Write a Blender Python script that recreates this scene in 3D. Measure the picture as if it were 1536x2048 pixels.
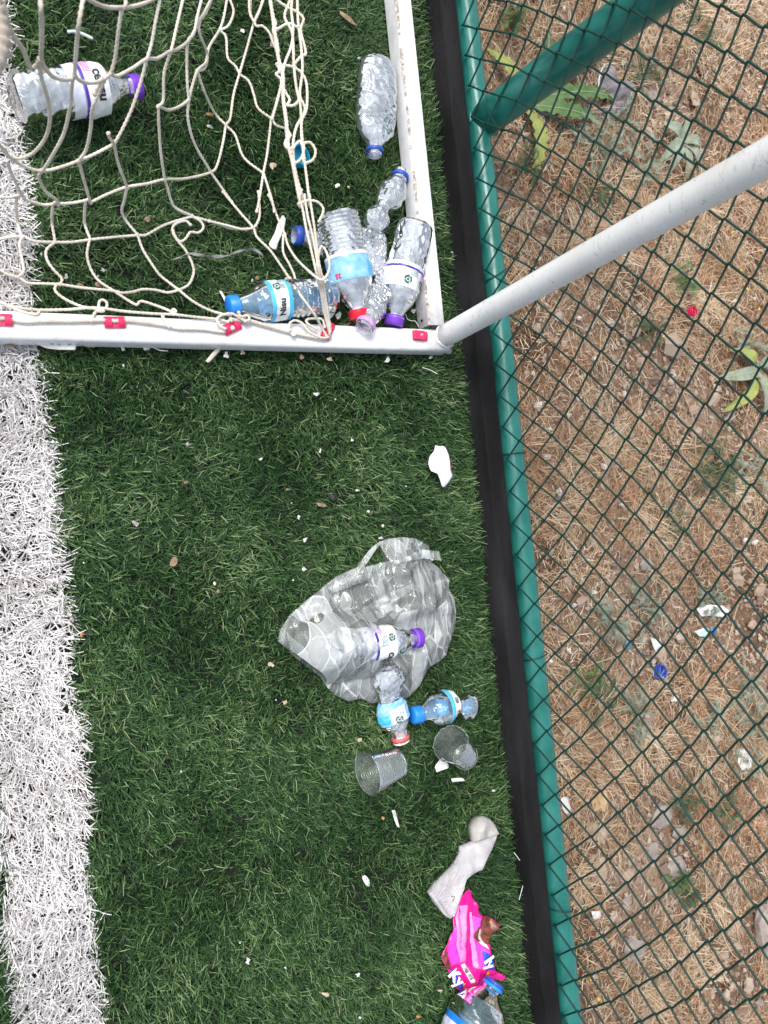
import bpy, math, random
import numpy as np
from mathutils import Vector
from mathutils.geometry import delaunay_2d_cdt

for o in list(bpy.data.objects):
    bpy.data.objects.remove(o)
scene = bpy.context.scene
COL = scene.collection
RNG = np.random.default_rng(7)
random.seed(7)
pi = math.pi

# ------------------------------------------------------------------ camera
FPX = 1538.0                       # focal length in photo pixels (photo 1536 x 2048)
TILT = math.radians(28.1)          # away from straight down
ROLL = math.radians(5.9)
CAM_H = 1.11
DV = np.array([math.sin(TILT), 0, -math.cos(TILT)])
RV = np.array([math.cos(TILT), 0, math.sin(TILT)])
YV = np.array([0, 1.0, 0])
CR = math.cos(ROLL) * RV - math.sin(ROLL) * YV
CU = math.sin(ROLL) * RV + math.cos(ROLL) * YV
CP = np.array([0, 0, CAM_H])
cam_data = bpy.data.cameras.new('camera')
cam = bpy.data.objects.new('camera', cam_data)
COL.objects.link(cam)
from mathutils import Matrix
cam.matrix_world = Matrix(((CR[0], CU[0], -DV[0], CP[0]), (CR[1], CU[1], -DV[1], CP[1]),
                           (CR[2], CU[2], -DV[2], CP[2]), (0, 0, 0, 1)))
cam_data.sensor_fit = 'VERTICAL'
cam_data.sensor_height = 36
cam_data.lens = FPX / 2048 * 36
cam_data.clip_start = 0.02
cam_data.clip_end = 300
cam_data.dof.use_dof = True
cam_data.dof.focus_distance = 1.2
cam_data.dof.aperture_fstop = 9.0
scene.camera = cam

# ------------------------------------------------------------------ sky and sun
SUN_EL, SUN_AZ = math.radians(58), math.radians(135)     # azimuth measured from +X towards +Y
world = bpy.data.worlds.new('World')
scene.world = world
world.use_nodes = True
wn, wl = world.node_tree.nodes, world.node_tree.links
wn.clear()
sky = wn.new('ShaderNodeTexSky')
sky.sky_type = 'NISHITA'
sky.sun_disc = False
sky.sun_elevation = SUN_EL
sky.sun_rotation = math.pi / 2 - SUN_AZ
sky.dust_density = 3.0
sky.air_density = 1.0
hs = wn.new('ShaderNodeHueSaturation')
hs.inputs['Saturation'].default_value = 0.45
bg = wn.new('ShaderNodeBackground')
bg.inputs['Strength'].default_value = 0.15
wo = wn.new('ShaderNodeOutputWorld')
wl.new(sky.outputs[0], hs.inputs['Color'])
wl.new(hs.outputs[0], bg.inputs['Color'])
wl.new(bg.outputs[0], wo.inputs['Surface'])
sd = bpy.data.lights.new('sun', 'SUN')
sd.energy = 1.5
sd.angle = math.radians(22)
sd.color = (1.0, 0.95, 0.88)
sun = bpy.data.objects.new('sun', sd)
COL.objects.link(sun)
sdir = Vector((math.cos(SUN_EL) * math.cos(SUN_AZ), math.cos(SUN_EL) * math.sin(SUN_AZ), math.sin(SUN_EL)))
sun.rotation_euler = sdir.to_track_quat('Z', 'Y').to_euler()
sun.location = sdir * 5
scene.view_settings.view_transform = 'Standard'
scene.view_settings.look = 'None'
scene.view_settings.gamma = 1
scene.view_settings.exposure = 0.66
scene.render.engine = 'CYCLES'
scene.cycles.transparent_max_bounces = 32
scene.cycles.max_bounces = 8
scene.cycles.use_denoising = True

# ------------------------------------------------------------------ pixel -> place
def ray(x, y):
    return CR * (x - 768) / FPX - CU * (y - 1024) / FPX + DV
def G(x, y, z=0.0):                # the point of height z seen at photo pixel (x, y)
    r = ray(x, y)
    return CP + r * ((z - CAM_H) / r[2])
def PX(x, y, X):                   # the point of the plane X = const seen at a pixel
    r = ray(x, y)
    return CP + r * (X / r[0])
def Gs(pts, z=0.0):
    return np.array([G(p[0], p[1], p[2] if len(p) > 2 else z) for p in pts])

# ------------------------------------------------------------------ materials
MATS = {}
def newmat(name):
    m = bpy.data.materials.new(name)
    m.use_nodes = True
    n, l = m.node_tree.nodes, m.node_tree.links
    b = n.get('Principled BSDF')
    return m, n, l, b
def noise(n, l, scale, detail=4, rough=0.6, vec=None):
    t = n.new('ShaderNodeTexNoise')
    t.inputs['Scale'].default_value = scale
    t.inputs['Detail'].default_value = detail
    t.inputs['Roughness'].default_value = rough
    if vec is not None:
        l.new(vec, t.inputs['Vector'])
    return t
def ramp(n, l, src, stops):
    r = n.new('ShaderNodeValToRGB')
    e = r.color_ramp.elements
    while len(e) < len(stops):
        e.new(0.5)
    for k, (p, c) in enumerate(stops):
        e[k].position = p
        e[k].color = (c[0], c[1], c[2], 1)
    l.new(src, r.inputs[0])
    return r
def pm(name, c1, c2=None, scale=40, rough=0.5, bump=0.0, bscale=200, spec=0.5, lo=0.35, hi=0.65, coords='Object', stretch=None, trans=0.0):
    if name in MATS:
        return MATS[name]
    m, n, l, b = newmat(name)
    b.inputs['Roughness'].default_value = rough
    b.inputs['Specular IOR Level'].default_value = spec
    tc = n.new('ShaderNodeTexCoord')
    vec = tc.outputs[coords]
    if stretch:
        mp = n.new('ShaderNodeMapping')
        mp.inputs['Scale'].default_value = stretch
        l.new(vec, mp.inputs[0])
        vec = mp.outputs[0]
    if c2 is None:
        b.inputs['Base Color'].default_value = (*c1, 1)
    else:
        t = noise(n, l, scale, vec=vec)
        r = ramp(n, l, t.outputs['Fac'], [(lo, c1), (hi, c2)])
        l.new(r.outputs[0], b.inputs['Base Color'])
    if bump:
        t2 = noise(n, l, bscale, vec=vec)
        bp = n.new('ShaderNodeBump')
        bp.inputs['Strength'].default_value = bump
        bp.inputs['Distance'].default_value = 0.002
        l.new(t2.outputs['Fac'], bp.inputs['Height'])
        l.new(bp.outputs[0], b.inputs['Normal'])
    if trans:
        b.inputs['Transmission Weight'].default_value = trans
    MATS[name] = m
    return m
def clear(name, tint, haze=0.10, rough=0.06, boost=1.0, bump=0.25, bscale=60, hazecol=(0.85, 0.88, 0.92), vor=0):
    """thin clear plastic: see-through film with mirror-like sheen and diffuse haze for scuffs and painted-in sky reflection"""
    if name in MATS:
        return MATS[name]
    m, n, l, b = newmat(name)
    n.remove(b)
    out = n.get('Material Output')
    tc = n.new('ShaderNodeTexCoord')
    nz = noise(n, l, bscale, 3, 0.55, tc.outputs['Object'])
    bp = n.new('ShaderNodeBump')
    bp.inputs['Strength'].default_value = bump
    bp.inputs['Distance'].default_value = 0.003
    l.new(nz.outputs['Fac'], bp.inputs['Height'])
    if vor:
        vv = n.new('ShaderNodeTexVoronoi'); vv.inputs['Scale'].default_value = vor
        mp = n.new('ShaderNodeMapping'); mp.inputs['Rotation'].default_value = (0.4, 0.3, 0.7); mp.inputs['Scale'].default_value = (1.7, 1, 1)
        nd = noise(n, l, 20, 2, 0.5, tc.outputs['Object'])
        va = n.new('ShaderNodeVectorMath'); va.operation = 'MULTIPLY_ADD'; va.inputs[1].default_value = (0.03, 0.03, 0.03)
        l.new(nd.outputs['Color'], va.inputs[0]); l.new(tc.outputs['Object'], va.inputs[2])
        l.new(va.outputs[0], mp.inputs[0]); l.new(mp.outputs[0], vv.inputs['Vector'])
        bq = n.new('ShaderNodeBump'); bq.inputs['Strength'].default_value = 0.5; bq.inputs['Distance'].default_value = 0.004
        l.new(vv.outputs['Distance'], bq.inputs['Height']); l.new(bq.outputs[0], bp.inputs['Normal'])
    fr = n.new('ShaderNodeFresnel')
    fr.inputs['IOR'].default_value = 1.55
    l.new(bp.outputs[0], fr.inputs['Normal'])
    mu = n.new('ShaderNodeMath')
    mu.operation = 'MULTIPLY_ADD'
    mu.inputs[1].default_value = boost
    mu.inputs[2].default_value = 0.0
    mu.use_clamp = True
    l.new(fr.outputs[0], mu.inputs[0])
    tr = n.new('ShaderNodeBsdfTransparent')
    tr.inputs[0].default_value = (*tint, 1)
    gl = n.new('ShaderNodeBsdfGlossy')
    gl.inputs['Roughness'].default_value = rough
    l.new(bp.outputs[0], gl.inputs['Normal'])
    df = n.new('ShaderNodeBsdfDiffuse')
    df.inputs[0].default_value = (*hazecol, 1)  # pale haze: scuffs, plus sky reflection put into the diffuse colour
    n2 = noise(n, l, 25, 5, 0.65, tc.outputs['Object'])
    mr = n.new('ShaderNodeMapRange')
    mr.inputs[1].default_value = 0.35
    mr.inputs[2].default_value = 0.75
    mr.inputs[3].default_value = haze * 0.35
    mr.inputs[4].default_value = haze * 1.7
    l.new(n2.outputs['Fac'], mr.inputs[0])
    m1 = n.new('ShaderNodeMixShader')
    l.new(mr.outputs[0], m1.inputs[0])
    l.new(tr.outputs[0], m1.inputs[1])
    l.new(df.outputs[0], m1.inputs[2])
    m2 = n.new('ShaderNodeMixShader')
    l.new(mu.outputs[0], m2.inputs[0])
    l.new(m1.outputs[0], m2.inputs[1])
    l.new(gl.outputs[0], m2.inputs[2])
    l.new(m2.outputs[0], out.inputs['Surface'])
    MATS[name] = m
    return m
def attr_mat(name, stops, rough=0.5, spec=0.4, attr='tone'):
    if name in MATS:
        return MATS[name]
    m, n, l, b = newmat(name)
    a = n.new('ShaderNodeAttribute')
    a.attribute_name = attr
    r = ramp(n, l, a.outputs['Fac'], stops)
    l.new(r.outputs[0], b.inputs['Base Color'])
    b.inputs['Roughness'].default_value = rough
    b.inputs['Specular IOR Level'].default_value = spec
    MATS[name] = m
    return m

# ------------------------------------------------------------------ object helpers
ORG = {}
FOOT = []                          # footprints that press the turf down: (kind, data)
def tag(o, label=None, cat=None, group=None, kind=None):
    if label: o['label'] = label
    if cat: o['category'] = cat
    if group: o['group'] = group
    if kind: o['kind'] = kind
    return o
def thing(name, label, cat, loc, group=None):
    o = bpy.data.objects.new(name, None)
    o.empty_display_size = 0.02
    COL.objects.link(o)
    o.location = tuple(float(c) for c in loc)
    ORG[o.name] = np.array(o.location)
    return tag(o, label, cat, group)
def obj(name, verts, faces, mat, parent=None, smooth=True, loc=None):
    verts = np.asarray(verts, float)
    org = ORG[parent.name] if parent is not None else (np.array(loc, float) if loc is not None else np.zeros(3))
    me = bpy.data.meshes.new(name)
    me.from_pydata((verts - org).tolist(), [], [list(map(int, f)) for f in faces])
    me.update()
    if smooth:
        me.polygons.foreach_set('use_smooth', [True] * len(me.polygons))
    if mat: me.materials.append(mat)
    o = bpy.data.objects.new(name, me)
    COL.objects.link(o)
    ORG[o.name] = org
    if parent is not None:
        o.parent = parent
    elif loc is not None:
        o.location = tuple(float(c) for c in loc)
    return o
def merge(parts):
    V, F, k = [], [], 0
    for v, f in parts:
        v = np.asarray(v, float)
        V.append(v)
        F += [[i + k for i in q] for q in f]
        k += len(v)
    return np.vstack(V), F
def cr(pts, n=8):
    """Catmull-Rom through pts"""
    P = np.asarray(pts, float)
    if len(P) < 3:
        t = np.linspace(0, 1, n + 1)[:, None]
        return P[0] * (1 - t) + P[-1] * t
    Q = np.vstack([2 * P[0] - P[1], P, 2 * P[-1] - P[-2]])
    out = []
    for i in range(1, len(Q) - 2):
        p0, p1, p2, p3 = Q[i - 1], Q[i], Q[i + 1], Q[i + 2]
        t = np.linspace(0, 1, n, endpoint=False)[:, None]
        out.append(0.5 * ((2 * p1) + (-p0 + p2) * t + (2 * p0 - 5 * p1 + 4 * p2 - p3) * t**2 + (-p0 + 3 * p1 - 3 * p2 + p3) * t**3))
    out.append(P[-1][None])
    return np.vstack(out)
def resample(path, step):
    d = np.r_[0, np.cumsum(np.linalg.norm(np.diff(path, axis=0), axis=1))]
    n = max(2, int(d[-1] / step) + 1)
    s = np.linspace(0, d[-1], n)
    return np.stack([np.interp(s, d, path[:, k]) for k in range(path.shape[1])], 1)
def frames(path, ref=(0, 0, 1)):
    T = np.gradient(path, axis=0)
    T /= np.linalg.norm(T, axis=1)[:, None] + 1e-12
    ref = np.array(ref, float)
    S = np.cross(T, ref)
    nn = np.linalg.norm(S, axis=1)
    bad = nn < 0.15
    S[bad] = np.cross(T[bad], np.array([1.0, 0.2, 0]))
    S /= np.linalg.norm(S, axis=1)[:, None] + 1e-12
    U = np.cross(S, T)
    return T, S, U
def tube(path, r, sides=8, twist=0.0, amp=0.0, cap=True, ref=(0, 0, 1)):
    path = np.asarray(path, float)
    T, S, U = frames(path, ref)
    n = len(path)
    s = np.r_[0, np.cumsum(np.linalg.norm(np.diff(path, axis=0), axis=1))]
    ph = np.linspace(0, 2 * pi, sides, endpoint=False)
    rr = (np.asarray(r) * np.ones(n))[:, None] * np.ones(sides)[None]
    if amp:
        rr = rr * (1 + amp * np.sin(2 * pi * s[:, None] / twist + 2 * ph[None]))
    V = path[:, None] + rr[..., None] * (np.cos(ph)[None, :, None] * S[:, None] + np.sin(ph)[None, :, None] * U[:, None])
    V = V.reshape(-1, 3)
    F = [[i * sides + k, i * sides + (k + 1) % sides, (i + 1) * sides + (k + 1) % sides, (i + 1) * sides + k]
         for i in range(n - 1) for k in range(sides)]
    if cap:
        F.append([k for k in range(sides)][::-1])
        F.append([(n - 1) * sides + k for k in range(sides)])
    return V, F
def box(c, sx, sy, sz, ax=0.0):
    v = np.array([[x, y, z] for x in (-1, 1) for y in (-1, 1) for z in (-1, 1)], float) * [sx / 2, sy / 2, sz / 2]
    ca, sa = math.cos(ax), math.sin(ax)
    v = v @ np.array([[ca, sa, 0], [-sa, ca, 0], [0, 0, 1]]) + np.asarray(c)
    return v, [[0, 1, 3, 2], [4, 6, 7, 5], [0, 4, 5, 1], [2, 3, 7, 6], [0, 2, 6, 4], [1, 5, 7, 3]]
def rrect(w, h, r, n=4):
    pts = []
    for cx, cy, a0 in ((w / 2 - r, h / 2 - r, 0), (-w / 2 + r, h / 2 - r, pi / 2), (-w / 2 + r, -h / 2 + r, pi), (w / 2 - r, -h / 2 + r, 1.5 * pi)):
        for k in range(n + 1):
            a = a0 + k / n * pi / 2
            pts.append((cx + r * math.cos(a), cy + r * math.sin(a)))
    return np.array(pts)
def hollow_bar(A, B, w, h, r, wall=0.003, nseg=24):
    A, B = np.asarray(A, float), np.asarray(B, float)
    T = (B - A) / np.linalg.norm(B - A)
    S = np.cross(T, [0, 0, 1]); S /= np.linalg.norm(S)
    U = np.cross(S, T)
    po, pin = rrect(w, h, r), rrect(w - 2 * wall, h - 2 * wall, max(r - wall, 0.001))
    m = len(po)
    V = []
    ts = np.linspace(0, 1, nseg)
    for t in ts:
        for p in po: V.append(A + (B - A) * t + S * p[0] + U * p[1])
    nb = len(V)
    for t in ts:
        for p in pin: V.append(A + (B - A) * t + S * p[0] + U * p[1])
    F = []
    for i in range(nseg - 1):
        for k in range(m):
            k2 = (k + 1) % m
            F.append([i * m + k, i * m + k2, (i + 1) * m + k2, (i + 1) * m + k])
            F.append([nb + i * m + k2, nb + i * m + k, nb + (i + 1) * m + k, nb + (i + 1) * m + k2])
    e = (nseg - 1) * m
    for k in range(m):
        k2 = (k + 1) % m
        F.append([k2, k, nb + k, nb + k2])
        F.append([e + k, e + k2, nb + e + k2, nb + e + k])
    return np.array(V), F
def tri(x):
    return 2 * np.abs(2 * (x - np.floor(x + 0.5))) - 1
def crumple(seed, n, freq, amp):
    g = np.random.default_rng(seed)
    D = g.normal(size=(n, 3)); D /= np.linalg.norm(D, axis=1)[:, None]
    fr = freq * g.uniform(0.5, 1.8, n)
    ph = g.uniform(0, 1, n)
    am = g.uniform(0.4, 1.0, n) * amp / math.sqrt(n)
    W = g.normal(size=(n, 3)) * 14
    def f(P):
        s = 0
        for k in range(n):
            wv = 0.35 * np.sin(P @ W[k] * 2 + ph[k] * 9)
            s = s + am[k] * tri(P @ D[k] * fr[k] + ph[k] + wv)
        return s
    return f
def snoise(seed, n, freq):
    """smooth 2-D noise in roughly -1..1"""
    g = np.random.default_rng(seed)
    a = g.uniform(0, 2 * pi, n); fr = freq * g.uniform(0.4, 1.7, n); ph = g.uniform(0, 2 * pi, n)
    def f(x, y):
        s = 0
        for k in range(n):
            s = s + np.sin(fr[k] * (x * math.cos(a[k]) + y * math.sin(a[k])) + ph[k] + 0.8 * np.sin(0.6 * fr[k] * (y * math.cos(a[k]) - x * math.sin(a[k]))))
        return s / math.sqrt(n) * 0.9
    return f
def inpoly(P, poly):
    x, y = P[:, 0], P[:, 1]
    c = np.zeros(len(P), bool)
    n = len(poly)
    j = n - 1
    for i in range(n):
        xi, yi = poly[i][0], poly[i][1]
        xj, yj = poly[j][0], poly[j][1]
        hit = ((yi > y) != (yj > y)) & (x < (xj - xi) * (y - yi) / (yj - yi + 1e-15) + xi)
        c ^= hit
        j = i
    return c
def segdist(P, A, B):
    A, B = np.asarray(A)[:2], np.asarray(B)[:2]
    d = B - A
    t = np.clip(((P[:, :2] - A) @ d) / (d @ d + 1e-15), 0, 1)
    return np.linalg.norm(P[:, :2] - (A + t[:, None] * d), axis=1)
def polydist(P, poly):
    m = np.full(len(P), 9e9)
    for i in range(len(poly)):
        m = np.minimum(m, segdist(P, poly[i], poly[(i + 1) % len(poly)]))
    return m
def loop_resample(poly, step):
    P = np.vstack([poly, poly[:1]])
    return resample(P, step)[:-1]
def triangulate(poly, res, holes=(), seed=1, jit=0.25):
    poly = np.asarray(poly)[:, :2]
    B = loop_resample(poly, res)
    hb = [loop_resample(np.asarray(h)[:, :2], res) for h in holes]
    lo, hi = B.min(0), B.max(0)
    gx, gy = np.meshgrid(np.arange(lo[0], hi[0], res), np.arange(lo[1], hi[1], res * 0.87))
    gx[1::2] += res / 2
    P = np.stack([gx.ravel(), gy.ravel()], 1)
    g = np.random.default_rng(seed)
    P += g.uniform(-jit, jit, P.shape) * res
    P = P[inpoly(P, B)]
    keep = polydist(P, B) > res * 0.45
    for h in hb:
        keep &= ~inpoly(P, h) & (polydist(P, h) > res * 0.45)
    P = P[keep]
    allv = [B] + hb + [P]
    V = np.vstack(allv)
    E = []
    k = 0
    for L in [B] + hb:
        n = len(L)
        E += [(k + i, k + (i + 1) % n) for i in range(n)]
        k += n
    r = delaunay_2d_cdt([Vector((float(a), float(b))) for a, b in V], E, [], 0, 1e-7)
    VV = np.array([(v.x, v.y) for v in r[0]])
    F = np.array([f for f in r[2] if len(f) == 3])
    c = VV[F].mean(1)
    ok = inpoly(c, B)
    for h in hb:
        ok &= ~inpoly(c, h)
    return VV, F[ok]
def boundary_edges(F):
    cnt = {}
    for f in F:
        for a, b in ((f[0], f[1]), (f[1], f[2]), (f[2], f[0])):
            cnt[(a, b)] = 1
    return [e for e in cnt if (e[1], e[0]) not in cnt]
def solid(VV, F, ztop, zbot):
    """close a triangulated outline between two height arrays"""
    n = len(VV)
    V = np.vstack([np.c_[VV, ztop], np.c_[VV, zbot]])
    FF = [list(f) for f in F] + [[f[2] + n, f[1] + n, f[0] + n] for f in F]
    FF += [[b, a, a + n, b + n] for a, b in boundary_edges(F)]
    return V, FF
def ccw(VV, F):
    a, b, c = VV[F[:, 0]], VV[F[:, 1]], VV[F[:, 2]]
    neg = ((b - a)[:, 0] * (c - a)[:, 1] - (b - a)[:, 1] * (c - a)[:, 0]) < 0
    F = F.copy()
    F[neg] = F[neg][:, ::-1]
    return F
def sheet(name, poly_px, z, zfun, mat, parent=None, res=0.005, thick=0.0004, holes_px=(), smooth=True, loc=None, seed=1, world=False, single=False):
    poly = np.asarray(poly_px)[:, :2] if world else Gs(poly_px, z)[:, :2]
    holes = [h if world else Gs(h, z)[:, :2] for h in holes_px]
    VV, F = triangulate(poly, res, holes, seed)
    F = ccw(VV, F)
    zz = z + zfun(VV[:, 0], VV[:, 1], polydist(VV, poly))
    V, FF = (np.c_[VV, zz], F) if single else solid(VV, F, zz, zz - thick)
    return obj(name, V, FF, mat, parent, smooth, loc)
def text_mesh(body, size, bold=0.0, shear=0.0):
    cu = bpy.data.curves.new('lettering', 'FONT')
    cu.body = body
    cu.size = size
    cu.offset = bold
    cu.shear = shear
    cu.align_x = 'CENTER'
    cu.align_y = 'CENTER'
    cu.resolution_u = 3
    o = bpy.data.objects.new('lettering_source', cu)
    COL.objects.link(o)
    dg = bpy.context.evaluated_depsgraph_get()
    me = bpy.data.meshes.new_from_object(o.evaluated_get(dg))
    v = np.array([p.co[:] for p in me.vertices])
    f = [list(p.vertices) for p in me.polygons]
    bpy.data.objects.remove(o)
    bpy.data.meshes.remove(me)
    bpy.data.curves.remove(cu)
    return v[:, :2], f

# ------------------------------------------------------------------ shared materials
M_WHITE = pm('white_paint', (0.62, 0.64, 0.66), (0.84, 0.85, 0.86), 9, 0.38, 0.06, 300, lo=0.28, hi=0.5)
M_INFILL = pm('rubber_infill', (0.004, 0.005, 0.004), (0.012, 0.016, 0.011), 300, 0.9, 0.6, 600)
M_KERB = pm('black_rubber', (0.003, 0.003, 0.0035), (0.019, 0.019, 0.021), 16, 0.8, 0.9, 420, spec=0.25, lo=0.38, hi=0.72, stretch=(1, 0.25, 1))
M_GREEN = pm('green_enamel', (0.012, 0.145, 0.120), (0.030, 0.215, 0.185), 12, 0.30, 0.10, 160)
M_WIRE = pm('green_wire', (0.004, 0.030, 0.024), (0.007, 0.052, 0.041), 60, 0.4, 0.1, 600)
M_ROPE = pm('cream_cord', (0.62, 0.55, 0.46), (0.82, 0.77, 0.69), 30, 0.85, 0.5, 1500, spec=0.1)
M_CLIP = pm('red_plastic', (0.66, 0.014, 0.085), (0.80, 0.03, 0.13), 60, 0.42, 0.1, 300)
M_DARK = pm('dark_hole', (0.01, 0.01, 0.01), None, rough=0.9)
M_STEEL = pm('zinc_screw', (0.35, 0.34, 0.33), (0.5, 0.48, 0.45), 300, 0.4)
M_PET = clear('clear_bottle_plastic', (0.96, 0.97, 0.98), 0.38, 0.11, 1.0, 0.14, 90, (0.76, 0.83, 0.93))
M_PETX = clear('crinkled_bottle_plastic', (0.96, 0.97, 0.98), 0.38, 0.09, 0.85, 0.14, 90, (0.76, 0.83, 0.93), vor=58)
M_PETB = clear('blue_bottle_plastic', (0.60, 0.80, 0.95), 0.28, 0.10, 1.1, 0.14, 90, (0.42, 0.66, 0.90))
M_PETD = clear('faint_blue_plastic', (0.72, 0.84, 0.88), 0.10, 0.08, 1.0, 0.10, 40, (0.55, 0.72, 0.85))
M_CUP = clear('cup_plastic', (0.93, 0.96, 0.95), 0.12, 0.14, 0.9, 0.05, 40, (0.8, 0.86, 0.84))
def film_mat(name='bag_film', k=1.0):
    """bag film: clear facets of differing haze between white crease lines that paint in fold highlights"""
    m, n, l, b = newmat(name)
    n.remove(b)
    out = n.get('Material Output')
    tc = n.new('ShaderNodeTexCoord')
    nz = noise(n, l, 9, 3, 0.5, tc.outputs['Object'])
    vm = n.new('ShaderNodeVectorMath'); vm.operation = 'MULTIPLY_ADD'
    vm.inputs[1].default_value = (0.02, 0.02, 0.01)
    l.new(nz.outputs['Color'], vm.inputs[0]); l.new(tc.outputs['Object'], vm.inputs[2])
    def fac(scale, rot, sx):
        mp = n.new('ShaderNodeMapping')
        mp.inputs['Rotation'].default_value = (0, 0, rot); mp.inputs['Scale'].default_value = (sx, 1, 0.4)
        l.new(vm.outputs[0], mp.inputs[0])
        v = n.new('ShaderNodeTexVoronoi'); v.inputs['Scale'].default_value = scale
        l.new(mp.outputs[0], v.inputs['Vector'])
        e = n.new('ShaderNodeTexVoronoi'); e.feature = 'DISTANCE_TO_EDGE'; e.inputs['Scale'].default_value = scale
        l.new(mp.outputs[0], e.inputs['Vector'])
        sp = n.new('ShaderNodeSeparateColor'); l.new(v.outputs['Color'], sp.inputs[0])
        mr = n.new('ShaderNodeMapRange'); mr.inputs[1].default_value = 0.0; mr.inputs[2].default_value = 0.035
        mr.inputs[3].default_value = 1.0; mr.inputs[4].default_value = 0.0
        l.new(e.outputs['Distance'], mr.inputs[0])
        return v, sp, mr
    v1, s1, e1 = fac(13, 0.6, 2.6)
    v2, s2, e2 = fac(30, -0.4, 3.2)
    def math_(op, a, b_):
        q = n.new('ShaderNodeMath'); q.operation = op
        for k, x in enumerate((a, b_)):
            if isinstance(x, (int, float)): q.inputs[k].default_value = x
            else: l.new(x, q.inputs[k])
        return q.outputs[0]
    p1 = math_('POWER', s1.outputs[0], 2.0)
    p2 = math_('POWER', s2.outputs[1], 2.5)
    h = math_('ADD', math_('MULTIPLY', p1, 0.17), math_('MULTIPLY', p2, 0.13))
    ln = math_('ADD', math_('MULTIPLY', math_('MULTIPLY', e1.outputs[0], s1.outputs[1]), 0.26), math_('MULTIPLY', math_('MULTIPLY', e2.outputs[0], s2.outputs[2]), 0.18))  # white lines along creases: fold highlights put into the haze
    h = math_('ADD', math_('MULTIPLY', math_('ADD', h, ln), 1.7 * k), 0.10 * k)
    hb = math_('ADD', math_('MULTIPLY', v1.outputs['Distance'], 1.0), math_('MULTIPLY', v2.outputs['Distance'], 0.5))
    bp = n.new('ShaderNodeBump'); bp.inputs['Strength'].default_value = 0.9; bp.inputs['Distance'].default_value = 0.006
    l.new(hb, bp.inputs['Height'])
    fr = n.new('ShaderNodeFresnel'); fr.inputs['IOR'].default_value = 1.5
    l.new(bp.outputs[0], fr.inputs['Normal'])
    tr = n.new('ShaderNodeBsdfTransparent'); tr.inputs[0].default_value = (0.97, 0.975, 0.975, 1)
    df = n.new('ShaderNodeBsdfDiffuse'); df.inputs[0].default_value = (0.90, 0.95, 0.96, 1)
    gl = n.new('ShaderNodeBsdfGlossy'); gl.inputs['Roughness'].default_value = 0.09
    l.new(bp.outputs[0], gl.inputs['Normal'])
    m1 = n.new('ShaderNodeMixShader'); l.new(h, m1.inputs[0]); l.new(tr.outputs[0], m1.inputs[1]); l.new(df.outputs[0], m1.inputs[2])
    m2 = n.new('ShaderNodeMixShader'); l.new(fr.outputs[0], m2.inputs[0]); l.new(m1.outputs[0], m2.inputs[1]); l.new(gl.outputs[0], m2.inputs[2])
    l.new(m2.outputs[0], out.inputs['Surface'])
    return m
M_FILM = film_mat()
M_FILM2 = film_mat('bag_film_back', 0.35)
M_LABEL = pm('label_white', (0.76, 0.79, 0.80), (0.84, 0.85, 0.86), 50, 0.35)
M_LABELV = pm('label_pale_violet', (0.60, 0.62, 0.78), (0.74, 0.78, 0.84), 40, 0.35)
M_PURPLE = pm('purple_plastic', (0.16, 0.035, 0.50), (0.20, 0.05, 0.58), 60, 0.4)
M_VIOLET = pm('violet_print', (0.06, 0.03, 0.36), None, rough=0.4)
M_MAUVE = pm('mauve_print', (0.50, 0.25, 0.62), (0.72, 0.45, 0.70), 120, 0.4)
M_BLUE = pm('blue_plastic', (0.015, 0.20, 0.72), (0.02, 0.26, 0.80), 60, 0.4)
M_DBLUE = pm('dark_blue_plastic', (0.02, 0.07, 0.42), (0.03, 0.10, 0.50), 60, 0.4)
M_CYAN = pm('cyan_print', (0.03, 0.42, 0.75), (0.10, 0.52, 0.80), 60, 0.4)
M_TEAL = pm('turquoise_plastic', (0.01, 0.30, 0.48), (0.015, 0.36, 0.55), 60, 0.4)
M_LBLUE = pm('light_blue_print', (0.20, 0.48, 0.82), (0.32, 0.60, 0.86), 90, 0.35)
M_RED = pm('red_cap_plastic', (0.72, 0.01, 0.03), (0.80, 0.02, 0.05), 60, 0.4)
M_REDR = pm('red_ring_plastic', (0.62, 0.08, 0.08), (0.72, 0.14, 0.13), 60, 0.4)
M_BLACK = pm('black_print', (0.015, 0.015, 0.018), None, rough=0.5)
M_DGREEN = pm('dark_green_print', (0.01, 0.10, 0.09), None, rough=0.5)
M_GREY = pm('grey_print', (0.30, 0.38, 0.42), None, rough=0.5)
M_PAPER = pm('white_paper', (0.66, 0.66, 0.65), (0.84, 0.84, 0.83), 60, 0.7, 0.2, 300)

# ================================================================== THE SETTING
# ground: one sheet to the horizon, rough where the dry plot lies beyond the fence
KX0, KX1, KZ = 0.7735, 0.807, 0.052
gn1, gn2, gn3 = snoise(3, 7, 9), snoise(4, 9, 34), snoise(5, 9, 110)
def earth_z(x, y):
    x, y = np.asarray(x, float), np.asarray(y, float)
    near = np.clip((x - KX1) / 0.03, 0, 1)
    far = np.clip((6 - np.hypot(x, y)) / 3, 0, 1)
    return -0.10 + near * (0.075 + far * (0.012 * gn1(x, y) + 0.006 * gn2(x, y) + 0.0025 * gn3(x, y)))
def lin(a, b, s): return np.arange(a, b, s)
xs = np.r_[[-90, -40, -15, -5, -2, 0, 0.5, 0.79], lin(0.81, 2.3, 0.014), [2.4, 2.6, 3, 4, 6, 10, 20, 45, 90]]
ys = np.r_[[-90, -45, -20, -10, -6, -4, -3, -2.4], lin(-2.0, 2.0, 0.014), [2.05, 2.4, 3, 4, 6, 10, 20, 45, 90]]
gx, gy = np.meshgrid(xs, ys)
V = np.stack([gx.ravel(), gy.ravel(), earth_z(gx, gy).ravel()], 1)
nx = len(xs)
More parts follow.
